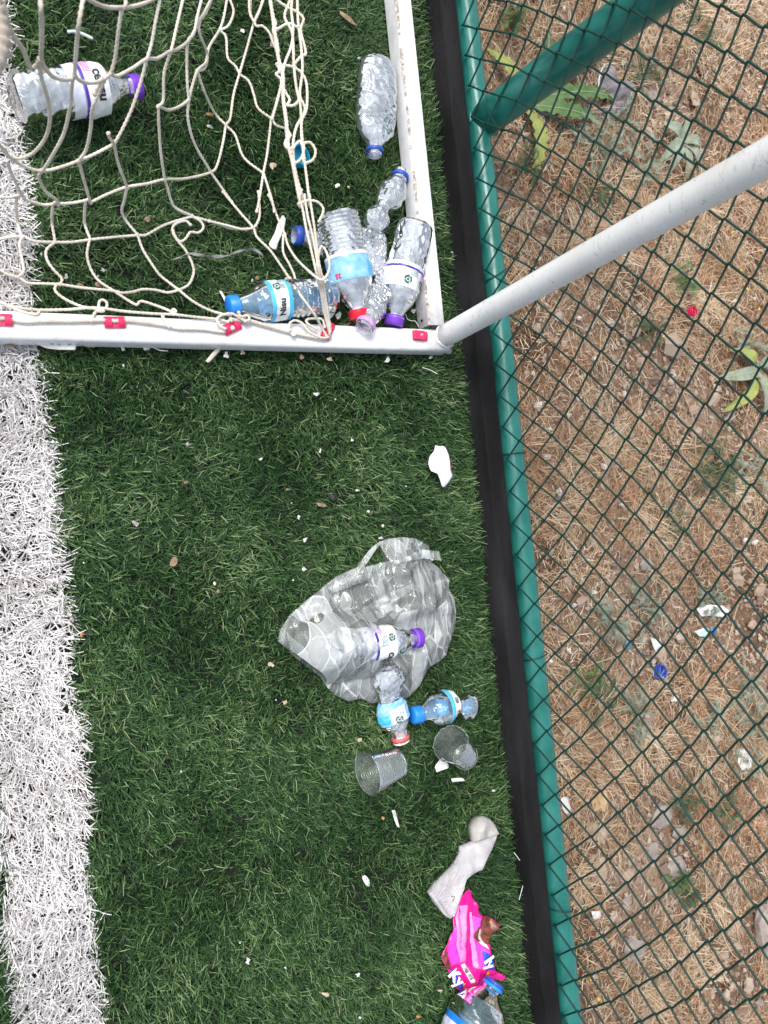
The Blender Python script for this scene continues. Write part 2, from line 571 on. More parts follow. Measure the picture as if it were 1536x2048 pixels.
F = [[j * nx + i, j * nx + i + 1, (j + 1) * nx + i + 1, (j + 1) * nx + i] for j in range(len(ys) - 1) for i in range(nx - 1)]
m, n, l, b = newmat('dry_soil')
tc = n.new('ShaderNodeTexCoord')
t1 = noise(n, l, 5, 5, 0.6, tc.outputs['Object'])
t2 = noise(n, l, 70, 6, 0.7, tc.outputs['Object'])
r1 = ramp(n, l, t1.outputs['Fac'], [(0.35, (0.16, 0.095, 0.062)), (0.5, (0.34, 0.225, 0.155)), (0.66, (0.54, 0.40, 0.295))])
r2 = ramp(n, l, t2.outputs['Fac'], [(0.3, (0.45, 0.42, 0.40)), (0.65, (1.0, 1.0, 1.0))])
mx = n.new('ShaderNodeMix'); mx.data_type = 'RGBA'; mx.blend_type = 'MULTIPLY'
mx.inputs[0].default_value = 1.0
l.new(r1.outputs[0], mx.inputs[6]); l.new(r2.outputs[0], mx.inputs[7])
l.new(mx.outputs[2], b.inputs['Base Color'])
b.inputs['Roughness'].default_value = 0.95
b.inputs['Specular IOR Level'].default_value = 0.1
t3 = noise(n, l, 160, 6, 0.7, tc.outputs['Object'])
bp = n.new('ShaderNodeBump'); bp.inputs['Strength'].default_value = 0.9; bp.inputs['Distance'].default_value = 0.006
l.new(t3.outputs['Fac'], bp.inputs['Height']); l.new(bp.outputs[0], b.inputs['Normal'])
tag(obj('ground', V, F, m), 'dry brown earth plot beyond the green fence', 'ground', kind='structure')
# turf backing with black infill
V = np.array([[-60, -60, 0], [KX0 - 0.001, -60, 0], [KX0 - 0.001, 60, 0], [-60, 60, 0]], float)
tag(obj('turf', V, [[0, 1, 2, 3]], M_INFILL, smooth=False), 'dark backing of the artificial turf pitch', 'turf', kind='structure')
# black kerb along the pitch edge
kys = np.linspace(-2.6, 2.6, 400)
kn = snoise(21, 6, 25)
prof = [(KX0, -0.09), (KX0, KZ - 0.004), (KX0 + 0.002, KZ - 0.001), (KX0 + 0.005, KZ), (KX1 - 0.006, KZ), (KX1 - 0.002, KZ - 0.001), (KX1, KZ - 0.004), (KX1, -0.09)]
V = []
for k, y in enumerate(kys):
    for q, (x, z) in enumerate(prof):
        wx = 0.0006 * kn(y * 3, q * 0.3) if q in (1, 2, 3) else 0
        wz = 0.0012 * kn(y * 2 + 9, q * 0.2) if z > 0 else 0
        V.append((x + wx - (0.010 if z < 0 else 0), y, z + wz))
np_ = len(prof)
F = [[k * np_ + q, k * np_ + q + 1, (k + 1) * np_ + q + 1, (k + 1) * np_ + q] for k in range(len(kys) - 1) for q in range(np_ - 1)]
tag(obj('pitch_kerb', V, F, M_KERB), 'black rubber kerb strip between the turf and the green fence', 'kerb')

# ------------------------------------------------------------------ chain-link fence
FX = 0.815
fence = thing('chain_link_fence', 'green chain link fence with tubular bottom rail and thick post', 'fence', (FX + 0.023, 0.0, -0.03))
RX, RZ, RR = FX + 0.0245, 0.033, 0.0205
V, F = tube(np.c_[np.full(60, RX), np.linspace(-2.6, 2.6, 60), np.full(60, RZ)], RR, 20)
obj('bottom_rail', V, F, M_GREEN, fence)
pa, pb = PX(965, 243, FX + 0.035), PX(1283, 8, FX + 0.035)
dd = (pb - pa) / np.linalg.norm(pb - pa)
base = pa - dd * ((pa[2] - 0.03) / dd[2])
V, F = tube(np.array([base + dd * t for t in np.linspace(0, 1.9, 30)]), 0.0290, 28, ref=(0, 1, 0))
post = obj('post', V, F, M_GREEN, fence)
# weld bead where post meets rail
wa = np.linspace(0, 2 * pi, 26)
wp = base + dd * 0.012 + 0.0285 * (np.cos(wa)[:, None] * np.array([0, 1, 0]) + np.sin(wa)[:, None] * np.array([1, 0, 0])) + np.c_[0 * wa, 0 * wa, 0.006 * np.cos(wa * 2)]
V, F = tube(wp, 0.004, 6, 0.006, 0.25)
obj('weld', V, F, M_GREEN, post)
ZR = np.array([-1, 0, 2, 4, 6, 8, 10, 12, 14]); ZV = np.array([0.049, 0.087, 0.167, 0.232, 0.292, 0.349, 0.403, 0.456, 0.509])
def row_z(j): return np.where(j <= 14, np.interp(j, ZR, ZV), 0.509 + (np.asarray(j) - 14) * 0.0265)
shn = snoise(31, 5, 5)
def node(i, j):
    y = 0.2515 - 0.0527 * i
    sh = (0.010 * max(0, 1 - j / 4.0)) * (1 if y > 0.3 else (-1 if y < -0.3 else y / 0.3))
    return np.array([FX + 0.004 * float(shn(y, j * 0.05)), y + sh + 0.0015 * float(shn(y * 3 + 4, j * 0.2)), float(row_z(j)) + 0.002 * float(shn(y * 4, j * 0.3 + 7))])
NROW = 44
for W2 in range(-52, 100):
    W = W2 * 0.5
    path = []
    j0 = 0 if (W2 % 2 == 0) else -1            # even W2: its left corner sits on even rows
    for j in range(-1, NROW):
        left = ((j - (W2 % 2)) % 2 == 0)
        i = W if left else W + 0.5
        c = node(i, j)
        s = 1 if left else -1                  # +i is -y
        c = c + np.array([0, 0.0012 * s, 0])
        # rounded corner, strands pass each other front to back
        if j > -1: path.append(c + np.array([0.0016 * s, -0.0042 * s, -0.0046]))
        path.append(c + np.array([0.0010 * s, -0.0010 * s, -0.0016]))
        path.append(c + np.array([-0.0010 * s, -0.0010 * s, 0.0016]))
        path.append(c + np.array([-0.0016 * s, -0.0042 * s, 0.0046]))
    V, F = tube(np.array(path), 0.0016, 6, ref=(1, 0, 0))
    obj('wire', V, F, M_WIRE, fence)
# tie wires round the rail
for ty, tilt in ((G(1030, 905, 0.07)[1], 0.0), (G(988, 537, 0.07)[1], 0.012), (G(1075, 1320, 0.07)[1], 0.004), (G(1130, 1838, 0.07)[1], -0.006)):
    a = np.linspace(-0.3, 2 * pi - 0.5, 22)
    p = np.c_[RX + (RR + 0.0035) * np.cos(a), ty + tilt * np.cos(a), RZ + (RR + 0.004) * np.sin(a)]
    V, F = tube(p, 0.0011, 5, ref=(0, 1, 0))
    obj('tie_wire', V, F, M_WIRE, fence)
# loose tie hanging on the post foot
p = cr([PX(x, y, FX + 0.004) for x, y in ((972, 192), (973, 215), (985, 240), (996, 256), (1008, 262), (1020, 258))], 6)
V, F = tube(p, 0.0009, 5)
obj('tie_wire', V, F, M_WIRE, fence)

# ------------------------------------------------------------------ goal frame
goal = thing('football_goal', 'white metal goal with ground bars and an upright pole at its corner', 'goal', G(888, 676, 0.0))
TOPZ = 0.047
sA, sB = G(0, 648, TOPZ), G(884, 680, TOPZ)
sdv = (sB - sA) / np.linalg.norm(sB - sA)
hh, ww = 0.036, 0.037
A0, B0 = sA - sdv * 0.9, sB + sdv * 0.014
dn = np.array([0, 0, -hh / 2])
m, n, l, b = newmat('scuffed_white_paint')
tc = n.new('ShaderNodeTexCoord')
mp = n.new('ShaderNodeMapping'); mp.inputs['Scale'].default_value = (60, 14, 60); mp.inputs['Rotation'].default_value = (0.3, 0.2, 0.9)
l.new(tc.outputs['Object'], mp.inputs[0])
t1 = noise(n, l, 3.0, 7, 0.75, mp.outputs[0])
r1 = ramp(n, l, t1.outputs['Fac'], [(0.30, (0.14, 0.14, 0.12)), (0.355, (0.62, 0.62, 0.60)), (0.44, (0.83, 0.84, 0.85))])
t2 = noise(n, l, 7, 4, 0.6, tc.outputs['Object'])
r2 = ramp(n, l, t2.outputs['Fac'], [(0.3, (0.88, 0.88, 0.85)), (0.55, (1, 1, 1))])
mx = n.new('ShaderNodeMix'); mx.data_type = 'RGBA'; mx.blend_type = 'MULTIPLY'; mx.inputs[0].default_value = 1
l.new(r1.outputs[0], mx.inputs[6]); l.new(r2.outputs[0], mx.inputs[7])
l.new(mx.outputs[2], b.inputs['Base Color'])
b.inputs['Roughness'].default_value = 0.36
M_SCUFF = m
m, n, l, b = newmat('bar_white_paint')
tc = n.new('ShaderNodeTexCoord')
t1 = noise(n, l, 90, 6, 0.8, tc.outputs['Object'])
r1 = ramp(n, l, t1.outputs['Fac'], [(0.27, (0.16, 0.14, 0.12)), (0.325, (0.70, 0.70, 0.70)), (0.5, (0.83, 0.84, 0.86))])
t2 = noise(n, l, 11, 5, 0.65, tc.outputs['Object'])
r2 = ramp(n, l, t2.outputs['Fac'], [(0.30, (0.74, 0.72, 0.68)), (0.5, (0.98, 0.98, 0.98))])
mx = n.new('ShaderNodeMix'); mx.data_type = 'RGBA'; mx.blend_type = 'MULTIPLY'; mx.inputs[0].default_value = 1
l.new(r1.outputs[0], mx.inputs[6]); l.new(r2.outputs[0], mx.inputs[7])
l.new(mx.outputs[2], b.inputs['Base Color'])
b.inputs['Roughness'].default_value = 0.33
M_BAR = m
V, F = hollow_bar(A0 + dn, B0 + dn, ww, hh, 0.007)
side_bar = obj('side_bar', V, F, M_BAR, goal)
FOOT.append(('poly', [A0[:2] + [0, 0.02], B0[:2] + [0.0, 0.02], B0[:2] - [0.0, 0.022], A0[:2] - [0, 0.022]], 0.006))
bA, bB = G(807, 0, 0.052), G(874, 650, 0.052)
bdv = (bB - bA) / np.linalg.norm(bB - bA)
bA = bA - bdv * 0.9
V, F = hollow_bar(bA + [0, 0, -0.018], bB + [0, 0, -0.018], 0.032, 0.036, 0.003, 0.002)
back_bar = obj('back_bar', V, F, M_BAR, goal)
FOOT.append(('poly', [bA[:2] + [-0.02, 0], bB[:2] + [-0.02, 0], bB[:2] + [0.018, 0], bA[:2] + [0.018, 0]], 0.006))
# rubbed, rusty paint along the inner edge of the back bar
wn_ = snoise(77, 7, 160)
ts = np.arange(0.0, np.linalg.norm(bB - bA), 0.002)
ww_ = np.maximum(0, 0.0011 + 0.0016 * wn_(ts * 0.5, ts * 0) + 0.0010 * wn_(ts * 2.7, ts * 0 + 3))
bs = np.cross([0, 0, 1], bdv); bs /= np.linalg.norm(bs)
ec = bA + ts[:, None] * bdv - 0.0158 * bs + np.array([0, 0, 0.0004])
L_ = ec - bs * 0.0004 - (ww_ * 0.9)[:, None] * np.array([0, 0, 1]) - bs * 0.0004
R_ = ec + (0.0026 + ww_ * 0.8)[:, None] * bs
K_ = ec + 0.0012 * bs - np.array([0, 0, 0.0002])
ok_ = ww_ > 0.0006
nn = len(ts)
obj('worn_edge', np.vstack([L_, K_, R_]), [[i, i + 1, nn + i + 1, nn + i] for i in range(nn - 1) if ok_[i]] + [[nn + i, nn + i + 1, 2 * nn + i + 1, 2 * nn + i] for i in range(nn - 1) if ok_[i]],
    pm('worn_paint', (0.20, 0.16, 0.13), (0.62, 0.58, 0.54), 220, 0.8), back_bar)
# bolt hole near the end of the back bar
hc = G(855, 642, 0.034); hc[0] = bB[0] - 0.0165 - 0.0008
a = np.linspace(0, 2 * pi, 14, endpoint=False)
hv = np.c_[np.full(14, hc[0]), hc[1] + 0.0022 * np.cos(a), 0.034 + 0.0036 * np.sin(a)]
obj('bolt_hole', hv, [list(range(14))], M_DARK, back_bar, False)
# the upright pole
pA = G(890, 672, TOPZ)
r = ray(1536, 314); pT = CP + r * 0.735
pd = (pT - pA); pl = np.linalg.norm(pd); pd /= pl
V, F = tube(np.array([pA + pd * t for t in np.linspace(-0.006, 1.9, 50)]), 0.0182, 32, ref=(0, 1, 0))
pole = obj('upright', V, F, M_SCUFF, goal)
a = np.linspace(0, 2 * pi, 30)
wp = np.c_[pA[0] + 0.0175 * np.cos(a), pA[1] + 0.0175 * np.sin(a), TOPZ + 0.0015 + 0.0008 * np.sin(5 * a)]
V, F = tube(wp, 0.0028, 6, 0.007, 0.3)
obj('weld', V, F, M_SCUFF, pole)
# corner bolt tab sticking out under the pole
tb = G(893, 700, 0.018)
V, F = tube(np.array([tb + [-0.004, 0.004, 0.008], tb + [0.0, -0.002, 0.004], tb + [0.006, -0.004, 0.002]]), [0.006, 0.007, 0.005], 10)
obj('corner_bolt', V, F, M_STEEL, goal)
# net clips on the side bar
def arch(c, along, rad, width, ang, a0, a1, th=0.0022):
    """a band bent over the bar: half ring whose axis lies along 'along' turned by ang"""
    ca, sa = math.cos(ang), math.sin(ang)
    al = np.array([along[0] * ca - along[1] * sa, along[0] * sa + along[1] * ca, 0])
    ac = np.array([-al[1], al[0], 0])
    V, F = [], []
    n = 10
    for k in range(n + 1):
        a = a0 + (a1 - a0) * k / n
        for rr in (rad, rad - th):
            for w in (-width / 2, width / 2):
                V.append(c + al * w + ac * (rr * math.cos(a)) + np.array([0, 0, rr * math.sin(a) * 0.85]))
    for k in range(n):
        o_ = k * 4
        q = o_ + 4
        F += [[o_, o_ + 1, q + 1, q], [o_ + 3, o_ + 2, q + 2, q + 3], [o_ + 2, o_, q, q + 2], [o_ + 1, o_ + 3, q + 3, q + 1]]
    F += [[0, 2, 3, 1], [n * 4, n * 4 + 1, n * 4 + 3, n * 4 + 2]]
    return np.array(V), F
al = np.array([sdv[0], sdv[1], 0])
for (px, py, ang, form) in ((1, 640, 0.0, 0), (229, 645, 0.05, 0), (463, 655, 0.45, 0), (655, 662, 1.05, 0), (839, 672, -0.05, 1)):
    c = G(px, py, TOPZ + 0.001)
    ca, sa = math.cos(ang), math.sin(ang)
    a2 = np.array([al[0] * ca - al[1] * sa, al[0] * sa + al[1] * ca, 0])
    azi = math.atan2(a2[1], a2[0])
    parts = [box(c + [0, 0, 0.0012], 0.027, 0.015, 0.0024, azi)]
    if form == 0:
        parts.append(arch(c - a2 * 0.0085, al, 0.0078, 0.0085, ang, 0.1, pi * 0.86))
        parts.append(arch(c + a2 * 0.0085, al, 0.0078, 0.0085, ang, pi * 0.14, pi * 0.98))
    else:
        parts.append(box(c - a2 * 0.004 + [0, 0, 0.005], 0.018, 0.0135, 0.006, azi))
        parts.append(arch(c + a2 * 0.0085, al, 0.0072, 0.008, ang, 0.05, pi * 0.98))
    V, F = merge(parts)
    cl = obj('net_clip', V, F, M_CLIP, goal, False)
    V, F = tube(np.array([c + [0, 0, 0.001], c + [0, 0, 0.0045 if form == 0 else 0.0088]]), 0.0022, 10, ref=(1, 0, 0))
    obj('screw', V, F, M_STEEL, cl)

# ================================================================== THE NET
net = thing('goal_net', 'cream braided cord goal net sagging over the turf and clipped to the bar', 'net', G(655, 655, 0.02))
def net_h(x, y):
    s = max(0.0, min(1.0, (430 - x) / 330)) ** 0.7
    q = max(0.0, min(1.0, (430 - y) / 400)) ** 0.8
    return 0.024 + 0.47 * s * q + 0.028 * max(0.0, min(1.0, (y - 560) / 80))
def bun_h(x, y):
    return 0.115 - 0.055 * max(0.0, min(1.0, (y - 540) / 110)) - 0.03 * max(0, min(1, (260 - y) / 260))
def Z1(p): return [(x / 2.954, y / 2.954) for x, y in p]
def Z2(p): return [(400 + x / 2.954, y / 2.954) for x, y in p]
def Z3(p): return [(x / 3.072, 380 + y / 3.072) for x, y in p]
def Z4(p): return [(420 + x / 3.072, 400 + y / 3.072) for x, y in p]
CORDS = []
def cord(p, h=net_h, rad=0.00185): CORDS.append((p, h, rad))
for p in [
    [(15, -60), (20, 20), (45, 130), (85, 220), (140, 300), (178, 395), (212, 390), (237, 350)],
    [(238, -60), (242, 60), (247, 200), (242, 350)],
    [(237, 350), (240, 440), (280, 580), (295, 700), (270, 810), (200, 900), (120, 935), (65, 930)],
    [(242, 350), (265, 400), (310, 450), (370, 470), (430, 465), (440, 440)],
    [(500, -60), (490, 0), (465, 150), (450, 300), (440, 440)],
    [(436, 445), (425, 500), (415, 620), (380, 780), (320, 900), (265, 990), (245, 1010)],
    [(440, 440), (470, 475), (530, 490), (600, 475), (655, 435)],
    [(480, -50), (530, 0), (620, 40), (710, 45), (800, 35), (900, 0), (960, -50)],
    [(745, -60), (742, 30), (720, 60), (700, 180), (680, 340), (655, 435)],
    [(655, 435), (620, 470), (580, 560), (545, 640), (535, 760), (510, 880), (465, 950)],
    [(655, 435), (690, 450), (780, 405), (865, 350), (930, 345), (1000, 305), (1050, 290), (1110, 245), (1140, 200), (1170, 130), (1200, 85), (1245, 0), (1262, -50)],
    [(955, -50), (945, 0), (920, 120), (895, 260), (868, 350), (830, 490), (780, 640), (720, 770), (675, 850)],
    [(640, 790), (648, 815), (675, 850)],
    [(1092, -50), (1080, 0), (1050, 130), (1012, 295), (970, 430), (965, 590), (935, 630)],
    [(1196, -50), (1190, 0), (1165, 100), (1145, 200), (1108, 255), (1105, 450), (1115, 590)],
    [(1262, -50), (1250, 0), (1215, 75), (1180, 130), (1180, 200), (1225, 320), (1210, 400), (1165, 420)],
    [(1345, -50), (1340, 0), (1320, 110), (1295, 180), (1235, 280), (1215, 370), (1165, 420), (1130, 530), (1112, 590), (1060, 630), (1000, 650), (955, 635), (935, 625)],
    [(1350, -50), (1360, 0), (1380, 70), (1350, 150), (1297, 180)],
    [(-60, 800), (0, 860), (60, 930), (150, 985), (245, 1010), (350, 990), (465, 950), (560, 910), (675, 850)],
    [(675, 850), (700, 970), (750, 1103)],
    [(245, 1010), (230, 1050), (270, 1130), (335, 1182), (347, 1208)],
    [(465, 950), (500, 1080), (530, 1182), (536, 1196)],
    [(935, 630), (940, 760), (950, 900), (973, 1060)],
    [(1115, 590), (1110, 700), (1150, 850), (1245, 1015)],
    [(1165, 420), (1215, 560), (1270, 670), (1335, 740)],
    [(536, 1196), (640, 1145), (750, 1105), (870, 1085), (975, 1060), (1100, 1055), (1245, 1018), (1285, 970), (1320, 830), (1335, 740), (1360, 700), (1380, 560), (1415, 435), (1460, 280), (1502, 130), (1540, 40), (1560, -50)],
    [(1297, 180), (1335, 220), (1345, 340), (1390, 390), (1415, 435)],
    [(1415, 440), (1470, 480), (1500, 560), (1525, 640), (1602, 700)],
    [(1335, 742), (1390, 800), (1440, 930), (1552, 1022)],
    [(1245, 1018), (1310, 1110), (1370, 1195)],
    [(973, 1062), (990, 1110), (1010, 1182), (1040, 1230), (1135, 1275)],
    [(750, 1105), (735, 1182), (720, 1250), (750, 1310), (812, 1386)],
    [(1470, -50), (1480, 0), (1480, 80), (1502, 130)],
    [(40, 950), (70, 1030), (125, 1150)],
    [(600, 470), (560, 555)],
]: cord(Z1(p))
for p in [
    [(-60, 50), (0, 45), (60, 45), (130, 32), (160, 60), (260, 90), (335, 85), (440, 80), (557, 58)],
    [(130, 32), (100, 60), (105, 180), (128, 270), (145, 290)],
    [(352, 70), (325, 95), (320, 200), (340, 320)],
    [(540, 60), (525, 75), (520, 200), (555, 303)],
    [(-60, 310), (0, 300), (100, 285), (150, 290), (220, 315), (335, 320), (440, 320), (555, 305), (700, 290), (845, 278), (900, 275), (1000, 220), (1100, 185), (1180, 163)],
    [(1180, 163), (1300, 195), (1420, 235), (1520, 240)],
    [(1180, 163), (1230, 190), (1250, 230), (1220, 262), (1170, 260), (1140, 300), (1105, 315), (1070, 280), (1060, 235), (1085, 205), (1140, 190), (1170, 215)],
    [(1062, 250), (1090, 310), (1140, 370), (1180, 450), (1190, 510), (1160, 580), (1100, 615)],
    [(845, 278), (880, 370), (930, 450), (980, 520), (1040, 570), (1100, 615)],
    [(550, 305), (535, 400), (560, 490), (610, 560), (700, 620), (790, 680), (840, 705), (860, 685), (900, 690), (1000, 725), (1070, 755)],
    [(-60, 470), (0, 490), (50, 520), (120, 540), (170, 570), (250, 575), (370, 580), (500, 600), (700, 620), (750, 632), (820, 625), (880, 610), (960, 615), (1030, 630), (1100, 615)],
    [(135, 288), (120, 340), (135, 420), (145, 500), (110, 535)],
    [(335, 322), (285, 370), (290, 430), (330, 490), (380, 545), (370, 580)],
    [(345, 582), (340, 620), (400, 670), (500, 715), (590, 730)],
    [(1100, 615), (1180, 680), (1280, 735), (1380, 765), (1450, 775), (1500, 785)],
    [(-60, 685), (0, 690), (60, 710), (200, 735), (400, 735), (530, 725), (620, 725), (760, 745), (950, 760), (1070, 765), (1200, 780), (1340, 795), (1400, 810)],
    [(590, 740), (650, 725), (655, 690), (625, 675), (608, 695), (612, 730), (640, 745), (590, 745)],
    [(1075, 768), (1080, 740), (1062, 735), (1055, 758), (1075, 768)],
    [(565, 805), (575, 770), (590, 745)],
    [(1040, 840), (1020, 810), (1000, 780)],
    [(60, 715), (130, 745), (220, 765), (240, 740), (190, 732)],
]: cord(Z3(p))
def bar_h(x, y): return TOPZ + 0.0045
for p in [[(-60, 788), (0, 790), (60, 792), (150, 810), (300, 805), (450, 805), (640, 800), (710, 805), (770, 800), (900, 815), (1030, 835), (1100, 850), (1250, 855), (1370, 870), (1430, 850)]]:
    cord(Z3(p), bar_h, 0.0026)
cord(Z4([(90, 790), (60, 770), (45, 730), (80, 705), (140, 700), (200, 735), (240, 745)]), lambda x, y: 0.058)
cord(Z4([(130, 735), (240, 742), (340, 770), (430, 795), (510, 815), (600, 835), (700, 852), (735, 838)]), lambda x, y: 0.053, 0.0027)
cord(Z4([(490, 800), (485, 765), (520, 740), (570, 760), (610, 810), (680, 845), (725, 845)]), lambda x, y: 0.056)
cord(Z4([(650, 790), (600, 760), (595, 735), (640, 728), (690, 735), (705, 780)]), lambda x, y: 0.058)
cord(Z4([(175, 690), (190, 715), (230, 710), (242, 735), (215, 745)]), lambda x, y: 0.06)
cord(Z4([(508, 815), (525, 825), (510, 832), (500, 815)]), lambda x, y: 0.058)
def low_h(x, y): return 0.028 + 0.06 * max(0, min(1, (y - 555) / 45)) * (1 if y < 610 else max(0.45, 1 - (y - 610) / 90))
for p in [
    [(80, -50), (120, 0), (200, 95), (265, 170), (290, 230), (370, 310), (440, 410), (500, 500), (560, 590), (640, 700), (690, 790), (720, 840)],
    [(298, -50), (305, 90), (285, 150), (265, 170)],
    [(-5, 130), (100, 155), (200, 180), (265, 172)],
    [(360, -30), (375, 0), (420, 120), (460, 210)],
    [(450, 215), (450, 320), (490, 400), (520, 470), (515, 510), (470, 520), (465, 490), (490, 475), (500, 500)],
]: cord(Z4(p), low_h)
cord(Z4([(460, 210), (480, 280), (530, 360), (600, 430), (660, 480), (690, 490), (720, 460), (735, 400), (715, 320), (685, 285), (668, 330), (655, 400)]), lambda x, y: 0.03 + 0.085 * min(1, max(0, (x - 580) / 40)))
for p in [
    [(560, -60), (550, -10), (570, 60), (590, 170), (620, 300), (650, 430), (680, 560), (700, 680), (730, 800), (738, 830)],
    [(580, -30), (600, 100), (630, 220), (650, 330), (665, 420), (690, 560), (716, 700), (738, 810)],
    [(610, -30), (640, 160), (655, 280), (672, 400), (695, 500), (712, 620), (742, 800)],
    [(545, 25), (600, 3), (660, 12), (695, 50), (690, 90), (670, 130)],
]: cord(Z4(p), bun_h)
for p in [
    [(292, -50), (290, 0), (295, 80), (320, 130)],
    [(395, -50), (375, 0), (345, 80), (320, 130)],
    [(322, 135), (335, 155), (370, 155), (410, 195), (430, 250), (452, 300)],
    [(425, 702), (450, 740), (510, 760)],
    [(420, 705), (410, 800), (395, 920), (375, 1020), (350, 1182), (335, 1250)],
    [(375, 1022), (400, 1100), (425, 1182), (440, 1250)],
]: cord(Z2(p), lambda x, y: 0.03)
for p, rd in [
    ([(410, -60), (415, 0), (430, 100), (450, 250), (465, 350), (490, 450), (492, 580), (510, 720), (520, 850), (545, 950), (570, 1080), (590, 1182), (598, 1215)], 0.0028),
    ([(425, 705), (455, 600), (480, 500), (500, 380), (540, 270), (550, 170), (540, 60), (550, -60)], 0.00205),
    ([(430, -30), (455, 0), (510, 40), (570, 70), (612, 112), (595, 180), (625, 310), (600, 330), (565, 370), (555, 395), (600, 430), (630, 500), (630, 640), (600, 720), (605, 830), (615, 940)], 0.00205),
    ([(560, -60), (525, 20), (500, 100), (540, 180), (550, 250), (555, 390), (570, 520), (595, 640), (600, 800), (610, 900), (630, 1050), (645, 1182), (650, 1215)], 0.00205),
    ([(572, -60), (575, 0), (580, 130), (600, 300), (605, 420), (590, 560), (620, 650), (570, 750), (550, 850), (555, 960), (580, 1080), (620, 1215)], 0.00205),
    ([(455, 175), (520, 140), (575, 160)], 0.00205),
    ([(495, 385), (560, 396)], 0.00205),
    ([(500, 540), (530, 590), (515, 622), (560, 620), (592, 580)], 0.00205),
    ([(600, 850), (650, 843), (682, 890), (668, 942), (620, 962), (602, 930)], 0.00205),
    ([(540, 905), (560, 860), (592, 835), (615, 870), (600, 930), (565, 960), (540, 920)], 0.00205),
    ([(512, 770), (532, 800), (505, 840), (512, 872), (545, 880)], 0.0025),
    ([(430, 90), (448, 140), (432, 180), (455, 240), (462, 300)], 0.002),
    ([(455, 380), (470, 420), (450, 440), (478, 470), (488, 520)], 0.002),
]: cord(Z2(p), lambda x, y: bun_h(x, y) - 0.01, rd)
# gathered end of the net close above the line
cord([(-44, -60), (-27, 0), (-14, 40), (-8, 75), (-14, 110), (-40, 150)], lambda x, y: 0.60, 0.0085)
knots = {}
for p, h, rad in CORDS:
    P = Gs([(x, y, h(x, y)) for x, y in p])
    path = resample(cr(P, 8), 0.0013)
    V, F = tube(path, rad, 8, 0.0058, 0.19)
    obj('cord', V, F, M_ROPE, net)
    for q, w in ((p[0], P[0]), (p[-1], P[-1])):
        if -2 < q[0] < 1500 and -2 < q[1]:
            knots.setdefault((round(w[0] / 0.008), round(w[1] / 0.008)), (w, rad))
sph_v, sph_f = [], []
for i in range(6):
    for k in range(8):
        a, b_ = pi * i / 5, 2 * pi * k / 8
        sph_v.append((math.sin(a) * math.cos(b_), math.sin(a) * math.sin(b_), math.cos(a)))
sph_v = np.array(sph_v)
sph_f = [[i * 8 + k, i * 8 + (k + 1) % 8, (i + 1) * 8 + (k + 1) % 8, (i + 1) * 8 + k] for i in range(5) for k in range(8)]
for key, (w, rad) in knots.items():
    s = rad * RNG.uniform(1.25, 1.6, 3)
    lump = 1 + 0.18 * np.sin(sph_v @ RNG.normal(size=3) * 5)
    obj('knot', w + sph_v * s * lump[:, None], sph_f, M_ROPE, net)

# ================================================================== BOTTLES
class Surf:
    """skin of a bottle along a spine; t = 0 at the mouth, 1 at the foot; phi = 90 deg is up"""
    def __init__(s, spine, prof, seed, crush=0.0, freq=28, ribs=None, tw=0.0, flat_floor=None):
        P = Gs([(q[0], q[1], q[2] + 0.006) for q in spine])
        path = cr(P, 24)
        path = resample(path, 0.0012)
        s.path = path
        s.T, s.S, s.U = frames(path)
        s.N = len(path)
        s.L = np.sum(np.linalg.norm(np.diff(path, axis=0), axis=1))
        pr = np.array([(q[0], q[1], q[2] if len(q) > 2 else q[1]) for q in prof], float)
        s.pr = pr
        s.cf = crumple(seed, 16, freq, crush * 0.5)
        s.cf2 = crumple(seed + 91, 18, freq * 3.0, crush * 0.38)
        s.crush, s.ribs, s.tw = crush, ribs, tw
        s.floor = flat_floor
    def __call__(s, t, phi, off=0.0):
        t = np.asarray(t, float); phi = np.asarray(phi, float)
        t, phi = np.broadcast_arrays(t, phi)
        sh = t.shape
        t, phi = t.ravel(), phi.ravel()
        k = np.clip(t, 0, 1) * (s.N - 1)
        gi = np.arange(s.N)
        def itp(A): return np.stack([np.interp(k, gi, A[:, c]) for c in range(3)], 1)
        C, S_, U_ = itp(s.path), itp(s.S), itp(s.U)
        rw, rh = np.interp(t, s.pr[:, 0], s.pr[:, 1]), np.interp(t, s.pr[:, 0], s.pr[:, 2])
        if s.ribs:
            for t0, t1, n, amp in s.ribs:
                w = np.clip((t - t0) / 0.03, 0, 1) * np.clip((t1 - t) / 0.03, 0, 1)
                d = amp * (np.cos(2 * pi * n * (t - t0) / (t1 - t0)) - 1) * 0.5 * w
                rw, rh = rw + d, rh + d
        ph = phi + s.tw * t
        n3 = np.stack([t * s.L, rw * np.cos(ph), rh * np.sin(ph)], 1)
        if s.crush:
            w = np.clip((t - 0.14) / 0.12, 0, 1)
            d = (s.cf(n3) + s.cf2(n3)) * w
        else:
            d = 0
        rw2, rh2 = rw + d + off, rh + d + off
        P = C + (rw2 * np.cos(ph))[:, None] * S_ + (rh2 * np.sin(ph))[:, None] * U_
        if s.floor is not None:
            P[:, 2] = np.maximum(P[:, 2], s.floor + off)
        return P.reshape(sh + (3,))
def grid(sf, t0, t1, p0, p1, off, nt, npn, closed=False):
    t = np.linspace(t0, t1, nt)
    ph = np.linspace(p0, p1, npn, endpoint=not closed)
    T, P = np.meshgrid(t, ph, indexing='ij')
    V = sf(T, P, off).reshape(-1, 3)
    F = []
    for i in range(nt - 1):
        for k in range(npn if closed else npn - 1):
            k2 = (k + 1) % npn
            F.append([i * npn + k, i * npn + k2, (i + 1) * npn + k2, (i + 1) * npn + k])
    return V, F
